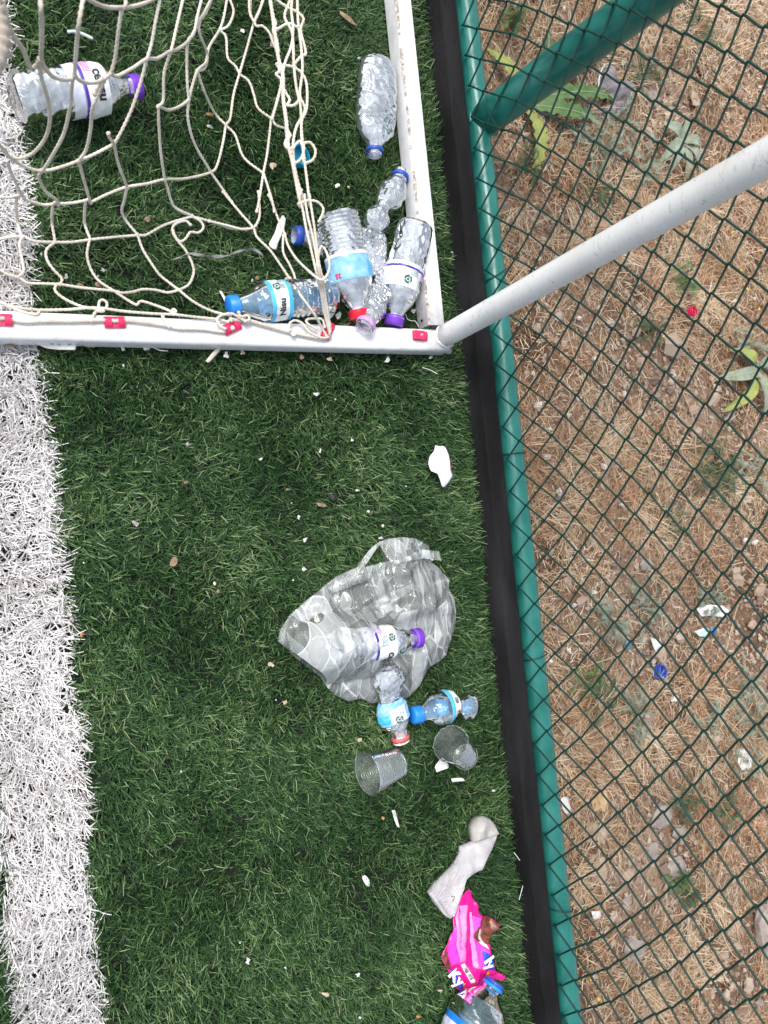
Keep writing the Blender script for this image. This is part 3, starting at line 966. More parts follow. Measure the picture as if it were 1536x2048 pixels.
def knurl(sf, t0, t1, r, mat, name, parent, closed=True, ridges=44):
    """a screw cap (closed) or a neck ring around the mouth end of the spine"""
    A, B = sf(t0, 0.0) * 0, None
    k0, k1 = t0 * (sf.N - 1), t1 * (sf.N - 1)
    def at(k):
        kk = np.clip(k, 0, sf.N - 1)
        gi = np.arange(sf.N)
        p = np.array([np.interp(kk, gi, sf.path[:, c]) for c in range(3)])
        if k < 0: p = sf.path[0] + (sf.path[0] - sf.path[1]) * (-k)
        i = int(round(kk))
        return p, sf.S[i], sf.U[i]
    n = ridges * 2
    ph = np.linspace(0, 2 * pi, n, endpoint=False)
    rid = 1 + 0.035 * (np.arange(n) % 2)
    rings = [(0.0, 0.0, 1), (0.0, 0.86, 1), (0.06, 0.97, 1), (0.12, 1.0, rid), (0.72, 1.0, rid), (0.76, 1.03, 1), (0.80, 0.98, 1), (0.84, 1.04, 1), (1.0, 1.04, 1), (1.0, 0.88, 1)] if closed else \
            [(0.0, 0.9, 1), (0.0, 1.0, 1), (0.5, 1.04, 1), (1.0, 1.0, 1), (1.0, 0.9, 1)]
    V = []
    for f, q, rr in rings:
        p, S_, U_ = at(k0 + (k1 - k0) * f)
        V.append(p + (r * q * rr * np.ones(n) * np.cos(ph))[:, None] * S_ + (r * q * rr * np.ones(n) * np.sin(ph))[:, None] * U_)
    V = np.vstack(V)
    m_ = len(rings)
    F = [[i * n + k, i * n + (k + 1) % n, (i + 1) * n + (k + 1) % n, (i + 1) * n + k] for i in range(m_ - 1) for k in range(n)]
    if not closed:
        F += [[(m_ - 1) * n + k, (m_ - 1) * n + (k + 1) % n, (k + 1) % n, k] for k in range(n)]
    return obj(name, V, F, mat, parent, True)
def bottle_body(sf, root, mat, nt=170, npn=84, open_mouth=True):
    V, F = grid(sf, 0.0, 1.0, 0, 2 * pi, 0.0, nt, npn, True)
    # close the foot with a dished bottom
    c = sf(1.0, np.linspace(0, 2 * pi, npn, endpoint=False)).mean(0)
    tin = sf.path[-1] - sf.path[-8]; tin /= np.linalg.norm(tin)
    ring = V[-npn:]
    k = len(V)
    r2 = c + (ring - c) * 0.7 + tin * 0.002
    r3 = c + (ring - c) * 0.3 - tin * 0.004
    V = np.vstack([V, r2, r3, (c - tin * 0.006)[None]])
    for q in range(npn):
        q2 = (q + 1) % npn
        F.append([k - npn + q, k - npn + q2, k + q2, k + q])
        F.append([k + q, k + q2, k + npn + q2, k + npn + q])
        F.append([k + npn + q, k + npn + q2, k + 2 * npn])
    return obj('body', V, F, mat, root)
def patch(sf, name, t0, t1, p0, p1, off, mat, parent, nt=None, npn=None):
    d2 = math.radians
    full = abs(p1 - p0) >= 359
    nt = nt or max(3, int((t1 - t0) * 90)); npn = npn or max(3, int(abs(p1 - p0) / 6))
    V, F = grid(sf, t0, t1, d2(p0), d2(p1), off, nt, npn, full)
    return obj(name, V, F, mat, parent)
def stamp(sf, name, v2, f, tc_, pc, off, mat, parent, R, flip=1, rot=0.0):
    """print flat artwork (metres, x round the girth, y towards the mouth) on the skin"""
    ca, sa = math.cos(rot), math.sin(rot)
    v2 = v2 @ np.array([[ca, sa], [-sa, ca]])
    t = tc_ - v2[:, 1] / sf.L
    ph = math.radians(pc) + flip * v2[:, 0] / R
    return obj(name, sf(t, ph, off), f, mat, parent, False)
def bars(w, h, n, seed):
    g = np.random.default_rng(seed)
    V, F = [], []
    x = -w / 2
    e = np.cumsum(np.r_[0, g.uniform(0.4, 1.6, 2 * n)]); e = e / e[-1] * w - w / 2
    for k in range(n):
        a, b_ = e[2 * k], e[2 * k + 1]
        q = len(V)
        V += [(a, -h / 2), (b_, -h / 2), (b_, h / 2), (a, h / 2)]
        F.append([q, q + 1, q + 2, q + 3])
    return np.array(V), F
def ringart(r0, r1, n=18, gaps=0):
    V, F = [], []
    a = np.linspace(0, 2 * pi, n, endpoint=False)
    for q in a: V += [(r0 * math.cos(q), r0 * math.sin(q)), (r1 * math.cos(q), r1 * math.sin(q))]
    for k in range(n):
        if gaps and k % gaps == 0: continue
        k2 = (k + 1) % n
        F.append([2 * k, 2 * k2, 2 * k2 + 1, 2 * k + 1])
    return np.array(V), F
def disc(r, n=14):
    a = np.linspace(0, 2 * pi, n, endpoint=False)
    return np.c_[r * np.cos(a), r * np.sin(a)], [list(range(n))]
def emblem(sf, t, ph, off, R, parent, s=1.0):
    s = s * 1.25
    V, F = merge([(np.c_[v, np.zeros(len(v))], f) for v, f in (ringart(0.0039 * s, 0.0054 * s, 18, 6), ringart(0.0028 * s, 0.0036 * s, 18), disc(0.0016 * s))])
    return stamp(sf, 'emblem', V[:, :2], F, t, ph, off, M_DGREEN, parent, R)
def barcode(sf, t, ph, off, R, parent, w=0.010, h=0.008, mat=None, rot=0.0, seed=1):
    v, f = bars(w, h, 12, seed)
    return stamp(sf, 'barcode', v, f, t, ph, off, mat or M_GREY, parent, R, rot=rot)
def lettering(sf, body, size, t, ph, off, R, parent, mat=None, rot=0.0, bold=0.0, flip=1):
    v, f = text_mesh(body, size, bold)
    return stamp(sf, 'lettering', v, f, t, ph, off, mat or M_BLACK, parent, R, flip=flip, rot=rot)
def press(sf, shrink=1.15, h=0.012):
    for k in range(0, sf.N - 1, 6):
        t = k / (sf.N - 1)
        FOOT.append(('disc', (sf.path[k][0], sf.path[k][1], np.interp(t, sf.pr[:, 0], sf.pr[:, 1]) * shrink), h))
def std(R, flat=1.0, neck=0.0125):
    """radius table of an ordinary water bottle"""
    return [(0, neck), (0.055, neck), (0.06, neck * 1.25), (0.07, neck * 1.25), (0.075, neck), (0.10, neck), (0.15, R * 0.55, R * 0.55), (0.22, R * 0.80, R * 0.8 * (flat + 1) / 2), (0.30, R * 0.95, R * 0.95 * flat),
            (0.36, R, R * flat), (0.92, R, R * flat), (0.96, R * 0.97, R * 0.97 * flat), (0.985, R * 0.86, R * 0.86 * flat), (1.0, R * 0.66, R * 0.66 * flat)]
def new_bottle(label, spine, prof, seed, mat, group=None, **kw):
    sf = Surf(spine, prof, seed, **kw)
    c = sf.path.mean(0)
    root = thing('plastic_bottle', label, 'bottle', (c[0], c[1], 0.008), group)
    press(sf)
    bottle_body(sf, root, mat)
    return sf, root
FL = 0.0155

# 1 large purple-capped bottle under the net
R = 0.0315
sf, root = new_bottle('uncrushed clear bottle with purple cap lying under the net by the white line',
    [(279, 173, 0.043), (150, 184, 0.043), (26, 197, 0.043)], std(R, 1.0), 11, M_PET, crush=0.0026, freq=22, ribs=[(0.62, 0.93, 6, 0.0004)], flat_floor=FL)
knurl(sf, -0.01, 0.075, 0.0152, M_PURPLE, 'cap', root)
lb = patch(sf, 'label', 0.30, 0.50, 0, 360, 0.0008, M_LABEL, root)
patch(sf, 'stripe', 0.475, 0.50, 0, 360, 0.0013, M_VIOLET, lb)
patch(sf, 'coloured_field', 0.40, 0.47, 20, 72, 0.0013, M_MAUVE, lb)
patch(sf, 'label_lining', 0.505, 0.60, 0, 360, 0.0006, M_LABELV, root)
lettering(sf, 'ceysu', 0.0175, 0.365, 104, 0.0016, R, lb, bold=0.0006)
# 2 big flattened bottle, open, blue ring
R = 0.0345
sf, root = new_bottle('flattened clear bottle without cap, blue ring at its open mouth, beside the rear goal bar',
    [(749, 312, 0.030), (750, 270, 0.031), (754, 190, 0.031), (757, 119, 0.030)], [(0, .0118), (.09, .0118), (.12, .013), (.17, .022, .016), (.25, .031, .018), (.36, R, .020), (.8, R, .020), (.93, .030, .019), (1, .022, .013)], 23, M_PETX, crush=0.0022, freq=30, flat_floor=FL)
knurl(sf, 0.035, 0.07, 0.0142, M_DBLUE, 'neck_ring', root, False)
# 3 small twisted bottle
sf, root = new_bottle('small twisted clear bottle pinched in its middle, blue ring, leaning on the rear goal bar',
    [(803, 343, 0.030), (797, 362, 0.030), (783, 390, 0.030), (766, 412, 0.030), (756, 430, 0.030), (748, 462, 0.030)],
    [(0, .0122), (.14, .0125), (.2, .017), (.32, .0225, .02), (.5, .021, .018), (.62, .012, .014), (.68, .0125, .014), (.8, .0215, .019), (.92, .021, .018), (1, .012)], 35, M_PETX, crush=0.0030, freq=40, tw=2.0, flat_floor=FL)
knurl(sf, 0.05, 0.10, 0.0142, M_DBLUE, 'neck_ring', root, False)
# 4 squashed bottle with dark blue neck ring, under the red-capped one
sf, root = new_bottle('squashed clear bottle with dark blue open neck, half hidden beneath the red capped bottle',
    [(588, 470, 0.026), (612, 474, 0.026), (660, 486, 0.026), (715, 498, 0.026), (769, 512, 0.026)],
    [(0, .0125), (.10, .0125), (.13, .0125), (.2, .016, .012), (.32, .026, .013), (.5, .031, .013), (.7, .036, .0145), (.9, .040, .0145), (.97, .038, .013), (1, .030, .009)], 47, M_PETX, crush=0.0034, freq=36, flat_floor=FL)
knurl(sf, 0.0, 0.08, 0.0140, M_DBLUE, 'neck_ring', root, False, 30)
# 5 red-capped bottle on top
R = 0.0335
sf, root = new_bottle('clear bottle with red cap and light blue label on the pile by the goal corner',
    [(719, 636, 0.048), (700, 548, 0.052), (672, 424, 0.055)], std(R, 0.92), 59, M_PET, crush=0.0030, freq=24, ribs=[(0.60, 0.95, 9, 0.0013)], flat_floor=FL + 0.006)
knurl(sf, -0.005, 0.075, 0.0152, M_RED, 'cap', root)
lb = patch(sf, 'label', 0.34, 0.57, 0, 360, 0.0008, M_LBLUE, root)
patch(sf, 'stripe', 0.555, 0.585, 0, 360, 0.0012, M_LABEL, lb)
patch(sf, 'coloured_field', 0.36, 0.50, 20, 60, 0.0013, M_CYAN, lb)
lettering(sf, '25', 0.010, 0.385, 148, 0.0016, R, lb, mat=M_RED, bold=0.0004)
lettering(sf, '25', 0.010, 0.44, 28, 0.0016, R, lb, mat=M_RED, bold=0.0004)
# 6 crumpled bottle with violet ring, mouth on the bar
sf, root = new_bottle('crumpled slim clear bottle with violet neck ring, its open mouth resting on the goal bar',
    [(726, 657, 0.060), (735, 642, 0.058), (748, 612, 0.042), (760, 580, 0.034), (779, 531, 0.036)],
    [(0, .0135), (.11, .0135), (.14, .012), (.2, .015), (.35, .0215, .018), (.55, .020, .016), (.7, .0155, .014), (.88, .013, .012), (1, .007)], 61, M_PETX, crush=0.0030, freq=36, tw=1.2, flat_floor=FL)
knurl(sf, 0.045, 0.085, 0.0155, M_MAUVE, 'neck_ring', root, False)
# 7 purple-capped bottle leaning on the rear bar
R = 0.0305
sf, root = new_bottle('clear bottle with purple cap and barcode label leaning on the rear goal bar',
    [(787, 650, 0.036), (805, 560, 0.045), (832, 446, 0.056)], std(R, 0.95), 73, M_PET, crush=0.0024, freq=26, flat_floor=FL)
knurl(sf, -0.005, 0.08, 0.0152, M_PURPLE, 'cap', root)
lb = patch(sf, 'label', 0.33, 0.52, 0, 360, 0.0008, M_LABEL, root)
patch(sf, 'stripe', 0.505, 0.522, 0, 360, 0.0013, M_VIOLET, lb)
patch(sf, 'coloured_field', 0.445, 0.50, -10, 40, 0.0013, M_MAUVE, lb)
patch(sf, 'label_lining', 0.525, 0.56, 0, 360, 0.0006, M_LABELV, root)
emblem(sf, 0.40, 98, 0.0015, R, lb)
barcode(sf, 0.47, 86, 0.0015, R, lb, 0.017, 0.010, seed=4)
patch(sf, 'fine_print', 0.355, 0.42, 40, 62, 0.0013, pm('pale_green_print', (0.60, 0.80, 0.76), None, rough=0.4), lb)
lettering(sf, 'ceysu', 0.0225, 0.40, 5, 0.0016, R, lb, bold=0.0006)
# 8 blue-capped, blue-tinted bottle
R = 0.0285
sf, root = new_bottle('blue tinted bottle with bright blue cap and turquoise edged label lying along the goal bar',
    [(457, 614, 0.040), (560, 601, 0.041), (668, 588, 0.041)], std(R, 1.0), 83, M_PETB, crush=0.0022, freq=26, ribs=[(0.55, 0.95, 8, 0.0009)], tw=0.35, flat_floor=FL)
knurl(sf, -0.005, 0.085, 0.0155, M_BLUE, 'cap', root)
lb = patch(sf, 'label', 0.33, 0.52, 0, 360, 0.0008, M_LABEL, root)
patch(sf, 'stripe', 0.33, 0.365, 0, 360, 0.0013, M_CYAN, lb)
patch(sf, 'stripe', 0.488, 0.522, 0, 360, 0.0013, M_CYAN, lb)
emblem(sf, 0.405, 112, 0.0015, R, lb, 0.9)
barcode(sf, 0.455, 118, 0.0015, R, lb, 0.018, 0.008, seed=6)
lettering(sf, 'Nisu', 0.0135, 0.425, 48, 0.0016, R, lb, bold=0.0004)
# 9 purple-capped bottle in the bag
R = 0.0262
sf9, root = new_bottle('clear bottle with purple cap and white label lying in the clear plastic bag',
    [(841, 1275, 0.052), (745, 1288, 0.052), (646, 1306, 0.050)], std(R, 1.0), 97, M_PET, crush=0.0022, freq=28, ribs=[(0.60, 0.95, 7, 0.0010)])
knurl(sf9, -0.005, 0.085, 0.0150, M_PURPLE, 'cap', root)
lb = patch(sf9, 'label', 0.33, 0.535, 0, 360, 0.0008, M_LABEL, root)
patch(sf9, 'stripe', 0.517, 0.540, 0, 360, 0.0013, M_VIOLET, lb)
patch(sf9, 'coloured_field', 0.46, 0.515, 20, 50, 0.0013, M_MAUVE, lb)
patch(sf9, 'label_lining', 0.542, 0.66, 0, 360, 0.0006, M_LABELV, root)
emblem(sf9, 0.385, 68, 0.0015, R, lb, 0.9)
barcode(sf9, 0.455, 74, 0.0015, R, lb, 0.020, 0.009, seed=8)
lettering(sf9, 'ceysu', 0.0165, 0.385, 158, 0.0016, R, lb, bold=0.0006)
# 10 crushed bottle with red ring over the bag edge
sf, root = new_bottle('crushed bottle with red ring and torn blue label lying across the edge of the bag',
    [(803, 1484, 0.030), (797, 1460, 0.031), (786, 1425, 0.032), (778, 1392, 0.034), (776, 1362, 0.036), (777, 1331, 0.036)],
    [(0, .0128), (.10, .0130), (.16, .0135), (.24, .0220, .016), (.36, .0270, .017), (.5, .0250, .016), (.58, .0190, .015), (.66, .021, .017), (.8, .0275, .022), (.93, .026, .021), (1, .016, .012)], 103, M_PETX, crush=0.0034, freq=34, flat_floor=FL)
knurl(sf, 0.0, 0.018, 0.0128, M_LABEL, 'neck_lip', root, False, 30)
knurl(sf, 0.035, 0.085, 0.0142, M_REDR, 'neck_ring', root, False, 30)
lb = patch(sf, 'label', 0.30, 0.58, 40, 190, 0.0010, M_LBLUE, root)
patch(sf, 'white_panel', 0.31, 0.50, 62, 118, 0.0014, M_LABEL, lb)
patch(sf, 'coloured_field', 0.32, 0.44, 124, 185, 0.0014, M_CYAN, lb)
emblem(sf, 0.345, 92, 0.0018, 0.024, lb, 0.9)
barcode(sf, 0.435, 92, 0.0018, 0.024, lb, 0.018, 0.011, seed=9)
# 11 small blue pinched bottle
sf, root = new_bottle('small blue tinted bottle with blue cap, squeezed thin behind its label, next to the cups',
    [(824, 1431, 0.034), (845, 1427, 0.034), (880, 1416, 0.036), (908, 1410, 0.036), (930, 1413, 0.035), (952, 1416, 0.034)],
    [(0, .0118), (.12, .0118), (.17, .0135), (.25, .021), (.36, .0255), (.50, .0262, .0255), (.60, .022, .020), (.66, .0125, .017), (.70, .013, .017), (.80, .0225, .021), (.90, .0225, .020), (1, .013, .012)], 117, M_PETB, crush=0.0014, freq=38, flat_floor=FL)
knurl(sf, 0.0, 0.13, 0.0135, M_BLUE, 'cap', root)
lb = patch(sf, 'label', 0.475, 0.64, 0, 360, 0.0009, M_LABEL, root)
patch(sf, 'stripe', 0.475, 0.525, 0, 360, 0.0014, M_CYAN, lb)
lettering(sf, 'Su', 0.015, 0.585, 62, 0.0018, 0.024, lb, bold=0.0004)
barcode(sf, 0.575, 120, 0.0018, 0.024, lb, 0.010, 0.007, mat=M_BLACK, seed=3)
# 12 large bottle at the lower edge
R = 0.046
sf, root = new_bottle('large pale blue bottle with open blue neck lying behind the pink wrapper',
    [(990, 1963, 0.050), (978, 1986, 0.051), (962, 2020, 0.053), (935, 2078, 0.055), (890, 2180, 0.055)],
    [(0, .0140), (.05, .0140), (.085, .0145), (.13, .022), (.2, .035), (.28, .044), (.36, R), (.9, R), (.97, .041), (1, .03)], 127, M_PETD, crush=0.0030, freq=16, ribs=[(0.4, 0.92, 5, 0.002)], flat_floor=FL)
knurl(sf, -0.002, 0.028, 0.0165, M_DBLUE, 'neck_ring', root, False)
knurl(sf, 0.030, 0.060, 0.0172, M_BLUE, 'neck_ring', root, False)
lb = patch(sf, 'label', 0.42, 0.72, 0, 360, 0.0008, M_LABELV, root)
patch(sf, 'stripe', 0.42, 0.47, 0, 360, 0.0013, M_BLUE, lb)

# ================================================================== CUPS
def cup(label, mouth, foot, r0, r1, ribs, tear=None):
    A, B = G(*mouth), G(*foot)
    root = thing('plastic_cup', label, 'cup', ((A[0] + B[0]) / 2, (A[1] + B[1]) / 2, 0.008))
    T = (B - A); L = np.linalg.norm(T); T /= L
    S = np.cross(T, [0, 0, 1]); S /= np.linalg.norm(S)
    U = np.cross(S, T)
    n, nt = 56, 60
    ph = np.linspace(0, 2 * pi, n, endpoint=False)
    V = []
    for i in range(nt):
        t = i / (nt - 1)
        rr = r0 + (r1 - r0) * t
        if 0.10 < t < 0.92:
            rr += 0.00045 * math.cos(t * ribs * 2 * pi)
        st = np.zeros(n)
        if tear is not None:
            st = tear(ph) * max(0, 1 - t / 0.5)
        for k in range(n):
            V.append(A + T * (t * L + st[k] * L) + rr * (math.cos(ph[k]) * S + math.sin(ph[k]) * U))
    F = [[i * n + k, i * n + (k + 1) % n, (i + 1) * n + (k + 1) % n, (i + 1) * n + k] for i in range(nt - 1) for k in range(n)]
    q = len(V)
    V.append(B - T * 0.003)
    F += [[(nt - 1) * n + k, (nt - 1) * n + (k + 1) % n, q] for k in range(n)]
    obj('wall', V, F, M_CUP, root)
    # rolled lip
    st = tear(ph) if tear is not None else np.zeros(n)
    lip = np.array([A + T * st[k] * L + (r0 + 0.0008) * (math.cos(ph[k]) * S + math.sin(ph[k]) * U) for k in range(n)])
    V, F = tube(np.vstack([lip, lip[:1]]), 0.0011, 6, cap=False, ref=tuple(T))
    obj('lip', V, F, M_CUP, root)
    V, F = tube(np.array([B + (r1) * (math.cos(a) * S + math.sin(a) * U) for a in np.linspace(0, 2 * pi, 40)]), 0.0008, 5, cap=False, ref=tuple(T))
    obj('foot_ring', V, F, M_CUP, root)
    for s_ in np.linspace(0, 1, 8):
        p = A + (B - A) * s_
        FOOT.append(('disc', (p[0], p[1], r0 * 0.8), 0.006))
cup('whole clear ribbed cup lying on its side on the turf', (735, 1547, 0.042), (795, 1526, 0.034), 0.0330, 0.0235, 16)
gt = np.random.default_rng(5).uniform(0, 0.16, 57)
def torn(ph):
    k = ph / (2 * pi) * 56
    base = 0.05 + 0.16 * np.exp(-((ph - 0.7) / 0.25) ** 2) + 0.14 * np.exp(-((ph - 2.4) / 0.3) ** 2)
    return base + np.interp(k, np.arange(57), gt) * 0.5
cup('torn clear cup with a broken rim, tipped over on the turf', (897, 1484, 0.058), (931, 1514, 0.030), 0.0285, 0.0215, 14, torn)

# ================================================================== PLASTIC BAG
def Z5(p): return [(540 + x / 3.84, 1060 + y / 3.84) for x, y in p]
bag = thing('plastic_bag', 'clear crumpled plastic carrier bag with a loop handle spread on the turf', 'bag', G(735, 1260, 0.008))
outl = Z5([(650, 285), (700, 215), (745, 160), (825, 92), (900, 68), (1000, 55), (1100, 65), (1212, 120), (1236, 200), (1225, 245), (1290, 300), (1360, 385), (1358, 450), (1402, 530), (1422, 620), (1395, 760), (1357, 880), (1335, 960), (1275, 1015), (1210, 1055), (1170, 1120), (1130, 1190), (1045, 1278), (960, 1300), (870, 1305), (760, 1325), (690, 1288), (590, 1312), (500, 1270), (435, 1215), (380, 1130), (280, 1050), (215, 1003), (130, 920), (50, 850), (75, 760), (150, 650), (280, 530), (390, 440), (490, 360), (580, 315)])
hand = Z5([(690, 285), (740, 215), (785, 165), (828, 118), (850, 190), (868, 235), (790, 262)])
teary = Z5([(245, 690), (290, 650), (350, 628), (365, 640), (330, 680), (280, 705)])
cb1, cb2 = crumple(201, 12, 8, 0.014), crumple(202, 14, 19, 0.0075)
cb3, cb4 = crumple(203, 12, 10, 0.011), crumple(204, 14, 28, 0.005)
sp9 = sf9.path
def near9(x, y):
    P = np.c_[x, y]
    d = np.full(len(P), 9.0)
    for k in range(0, len(sp9) - 12, 12):
        d = np.minimum(d, segdist(P, sp9[k], sp9[k + 12]))
    return d
bc = G(735, 1240, 0.02)
def film_top(x, y, d):
    P = np.c_[x, y, np.zeros(len(x))]
    edge = np.clip(d / 0.05, 0, 1)
    h = 0.006 + 0.024 * edge ** 0.7 + (cb1(P) + cb2(P)) * (0.35 + 0.65 * edge)
    dn_ = near9(x, y)
    # film passes over the foot half of the bottle and under its capped half
    over = np.clip((0.545 - x) / 0.02, 0, 1)
    bump_ = np.clip(1 - (dn_ / 0.055) ** 2, 0, 1)
    h = h * (1 - bump_ * over) + (0.072 + (cb2(P)) * 0.5) * bump_ * over
    pr = np.clip(1 - ((dn_ - 0.005) / 0.045), 0, 1) * (1 - over)
    h = h * (1 - pr) + np.minimum(h, 0.015 + cb2(P) * 0.4) * pr
    return np.maximum(h, 0.004)
def film_low(x, y, d):
    P = np.c_[x, y, np.zeros(len(x))]
    return np.maximum(0.001, 0.002 + 0.007 * np.clip(d / 0.04, 0, 1) + (cb3(P) * 0.35 + cb4(P) * 0.6))
sheet('upper_film', outl, 0.012, film_top, M_FILM, bag, 0.0026, 0.0002, [hand, teary], seed=2, single=True)
sheet('lower_film', outl, 0.010, film_low, M_FILM2, bag, 0.0034, 0.0002, [hand], seed=3, single=True)
# loose folded flaps on top of the bag
for k, q in enumerate([
    [(870, 235), (980, 200), (1110, 150), (1225, 165), (1232, 235), (1120, 215), (990, 235), (880, 262)],
    [(560, 640), (700, 560), (860, 480), (1010, 400), (1030, 425), (880, 530), (930, 610), (780, 660), (640, 690)],
    [(300, 780), (420, 720), (600, 740), (560, 820), (440, 900), (330, 860)],
    [(380, 440), (480, 370), (640, 330), (730, 330), (690, 380), (560, 420), (430, 480)]]):
    qq = crumple(230 + k, 10, 40, 0.006)
    def zf(x, y, d, qq=qq):
        return film_top(x, y, np.full(len(x), 0.05)) + 0.003 + qq(np.c_[x, y, 0 * x])
    sheet('fold', Z5(q), 0.012, zf, M_FILM, bag, 0.003, 0.0002, seed=5 + k, single=True)
FOOT.append(('poly', [p for p in Gs(outl, 0.012)[:, :2]], 0.007))

# ================================================================== SOCK
def Z7(p): return [(780 + x / 3.84, 1600 + y / 3.84) for x, y in p]
M_SOCK = pm('grey_white_knit', (0.42, 0.41, 0.43), (0.66, 0.65, 0.67), 18, 0.9, 0.5, 900, spec=0.1)
M_SOCKT = pm('soiled_knit', (0.34, 0.33, 0.31), (0.55, 0.53, 0.50), 30, 0.9, 0.5, 900, spec=0.1)
sock = thing('sock', 'dirty white ribbed sock with its toe folded back, lying by the turf edge', 'sock', G(935, 1715, 0.008))
sn1, sn2 = snoise(41, 7, 90), snoise(42, 7, 220)
def puff(T, D, rough):
    def f(x, y, d):
        e = np.clip(d / D, 0, 1)
        return 0.003 + T * np.sqrt(np.maximum(0, 1 - (1 - e) ** 2)) + rough * (0.0028 * sn1(x, y) + 0.0008 * sn2(x, y)) * np.clip(d / 0.006, 0, 1)
    return f
legp = Z7([(345, 625), (400, 575), (465, 510), (505, 455), (528, 405), (530, 355), (620, 315), (700, 290), (775, 255), (812, 225), (800, 290), (770, 360), (720, 450), (690, 530), (650, 545), (565, 595), (545, 680), (510, 770), (480, 850), (455, 893), (420, 880), (385, 850), (330, 785), (285, 705)])
legP = Gs(legp, 0.013)
cA, cB = G(780 + 300 / 3.84, 1600 + 690 / 3.84, 0.013), G(780 + 450 / 3.84, 1600 + 885 / 3.84, 0.013)
ax = G(780 + 560 / 3.84, 1600 + 500 / 3.84, 0.013) - (cA + cB) / 2; ax = ax[:2] / np.linalg.norm(ax[:2])
side = np.array([-ax[1], ax[0]])
def leg_z(x, y, d):
    b0 = puff(0.013, 0.016, 1.0)(x, y, d)
    al_ = (x - cA[0]) * ax[0] + (y - cA[1]) * ax[1]
    w = np.clip((0.062 - al_) / 0.012, 0, 1)
    rib = 0.0018 * np.sin((x * side[0] + y * side[1]) * 2 * pi / 0.0050)
    return b0 + rib * w * np.clip(d / 0.004, 0, 1)
def closed_pillow(name, poly_px, z, zf, mat, parent, res=0.0028, seed=3):
    poly = Gs(poly_px, z)[:, :2]
    VV, F_ = triangulate(poly, res, (), seed)
    F_ = ccw(VV, F_)
    zz = z + zf(VV[:, 0], VV[:, 1], polydist(VV, poly))
    V, FF = solid(VV, F_, zz, np.full(len(VV), z - 0.003))
    return obj(name, V, FF, mat, parent)
closed_pillow('leg', legp, 0.013, leg_z, M_SOCK, sock, 0.0015)
toep = Z7([(615, 310), (602, 255), (600, 200), (622, 150), (655, 120), (692, 112), (735, 128), (770, 165), (790, 205), (806, 240), (770, 262), (720, 272), (665, 288)])
def toe_z(x, y, d): return 0.009 + puff(0.010, 0.014, 1.8)(x, y, d)
closed_pillow('toe', toep, 0.013, toe_z, M_SOCKT, sock)
cuffp = [G(780 + x / 3.84, 1600 + y / 3.84, 0.013) for x, y in [(290, 695), (330, 760), (385, 840), (450, 885)]]
path = cr(np.array([p + [0, 0, h_] for p, h_ in zip(cuffp, (0.006, 0.014, 0.014, 0.006))]), 10)
V, F = tube(path, 0.0032, 8, 0.004, 0.08)
cu_ = obj('cuff', V, F, M_SOCK, sock)
openp = Z7([(292, 712), (335, 768), (388, 842), (440, 880), (420, 862), (375, 800), (335, 735), (300, 702)])
sheet('cuff_opening', openp, 0.013, lambda x, y, d: 0.012 + 0 * x, pm('blue_grey_lining', (0.40, 0.46, 0.54), (0.55, 0.60, 0.66), 60, 0.9), cu_, 0.004)
for q in ([(330, 610), (350, 598), (368, 612), (345, 606), (335, 625)], [(470, 745), (490, 740), (500, 765), (478, 755), (488, 775), (478, 780)]):
    V, F = tube(cr(Gs(Z7(q), 0.028), 6), 0.0005, 5)
    obj('loose_thread', V, F, M_BLACK, sock)
FOOT.append(('poly', [p for p in legP[:, :2]], 0.007))
FOOT.append(('poly', [p for p in Gs(toep, 0.013)[:, :2]], 0.007))

# ================================================================== PINK WRAPPER
M_PINK = pm('hot_pink_foil', (0.78, 0.004, 0.22), (0.82, 0.01, 0.30), 40, 0.28, 0.15, 90)
M_MAG = pm('magenta_foil', (0.78, 0.02, 0.50), (0.84, 0.10, 0.62), 35, 0.3)
M_PPINK = pm('pale_pink_foil', (0.84, 0.22, 0.62), (0.86, 0.34, 0.70), 30, 0.35)
M_CHOC = pm('chocolate_print', (0.10, 0.025, 0.015), (0.24, 0.07, 0.045), 160, 0.35)
M_CREAM = pm('cream_print', (0.72, 0.55, 0.50), (0.82, 0.74, 0.70), 60, 0.4)
M_YEL = pm('yellow_print', (0.85, 0.62, 0.02), None, rough=0.4)
M_PBLUE = pm('blue_print', (0.03, 0.08, 0.55), None, rough=0.4)
wrap = thing('snack_wrapper', 'torn hot pink snack wrapper lying against the sock cuff', 'wrapper', G(935, 1885, 0.008))
wc1, wc2 = crumple(301, 10, 14, 0.005), crumple(302, 12, 40, 0.0030)
def wz(off=0.0):
    def f(x, y, d):
        P = np.c_[x, y, 0 * x]
        return 0.006 + off + wc1(P) + wc2(P)
    return f
wpoly = Z7([(590, 682), (612, 690), (622, 740), (652, 790), (655, 850), (690, 880), (745, 888), (790, 915), (816, 948), (800, 980), (770, 1000), (752, 1060), (755, 1130), (765, 1200), (785, 1270), (800, 1310), (845, 1318), (858, 1355), (800, 1365), (770, 1372), (735, 1398), (700, 1392), (660, 1432), (605, 1478), (580, 1450), (520, 1450), (480, 1420), (455, 1340), (430, 1290), (395, 1240), (375, 1185), (392, 1145), (418, 1110), (440, 1050), (468, 1000), (475, 920), (487, 840), (500, 770), (540, 720)])
sheet('foil', wpoly, 0.016, wz(), M_PINK, wrap, 0.0035, 0.0003, seed=4)
def wpatch(name, p, off, mat, parent=None, res=0.0035): return sheet(name, Z7(p), 0.016, wz(off), mat, parent or wrap, res, 0.0001, seed=6)
wpatch('magenta_panel', [(480, 960), (570, 960), (570, 1230), (520, 1260), (450, 1240), (420, 1130), (450, 1050)], 0.0006, M_MAG)
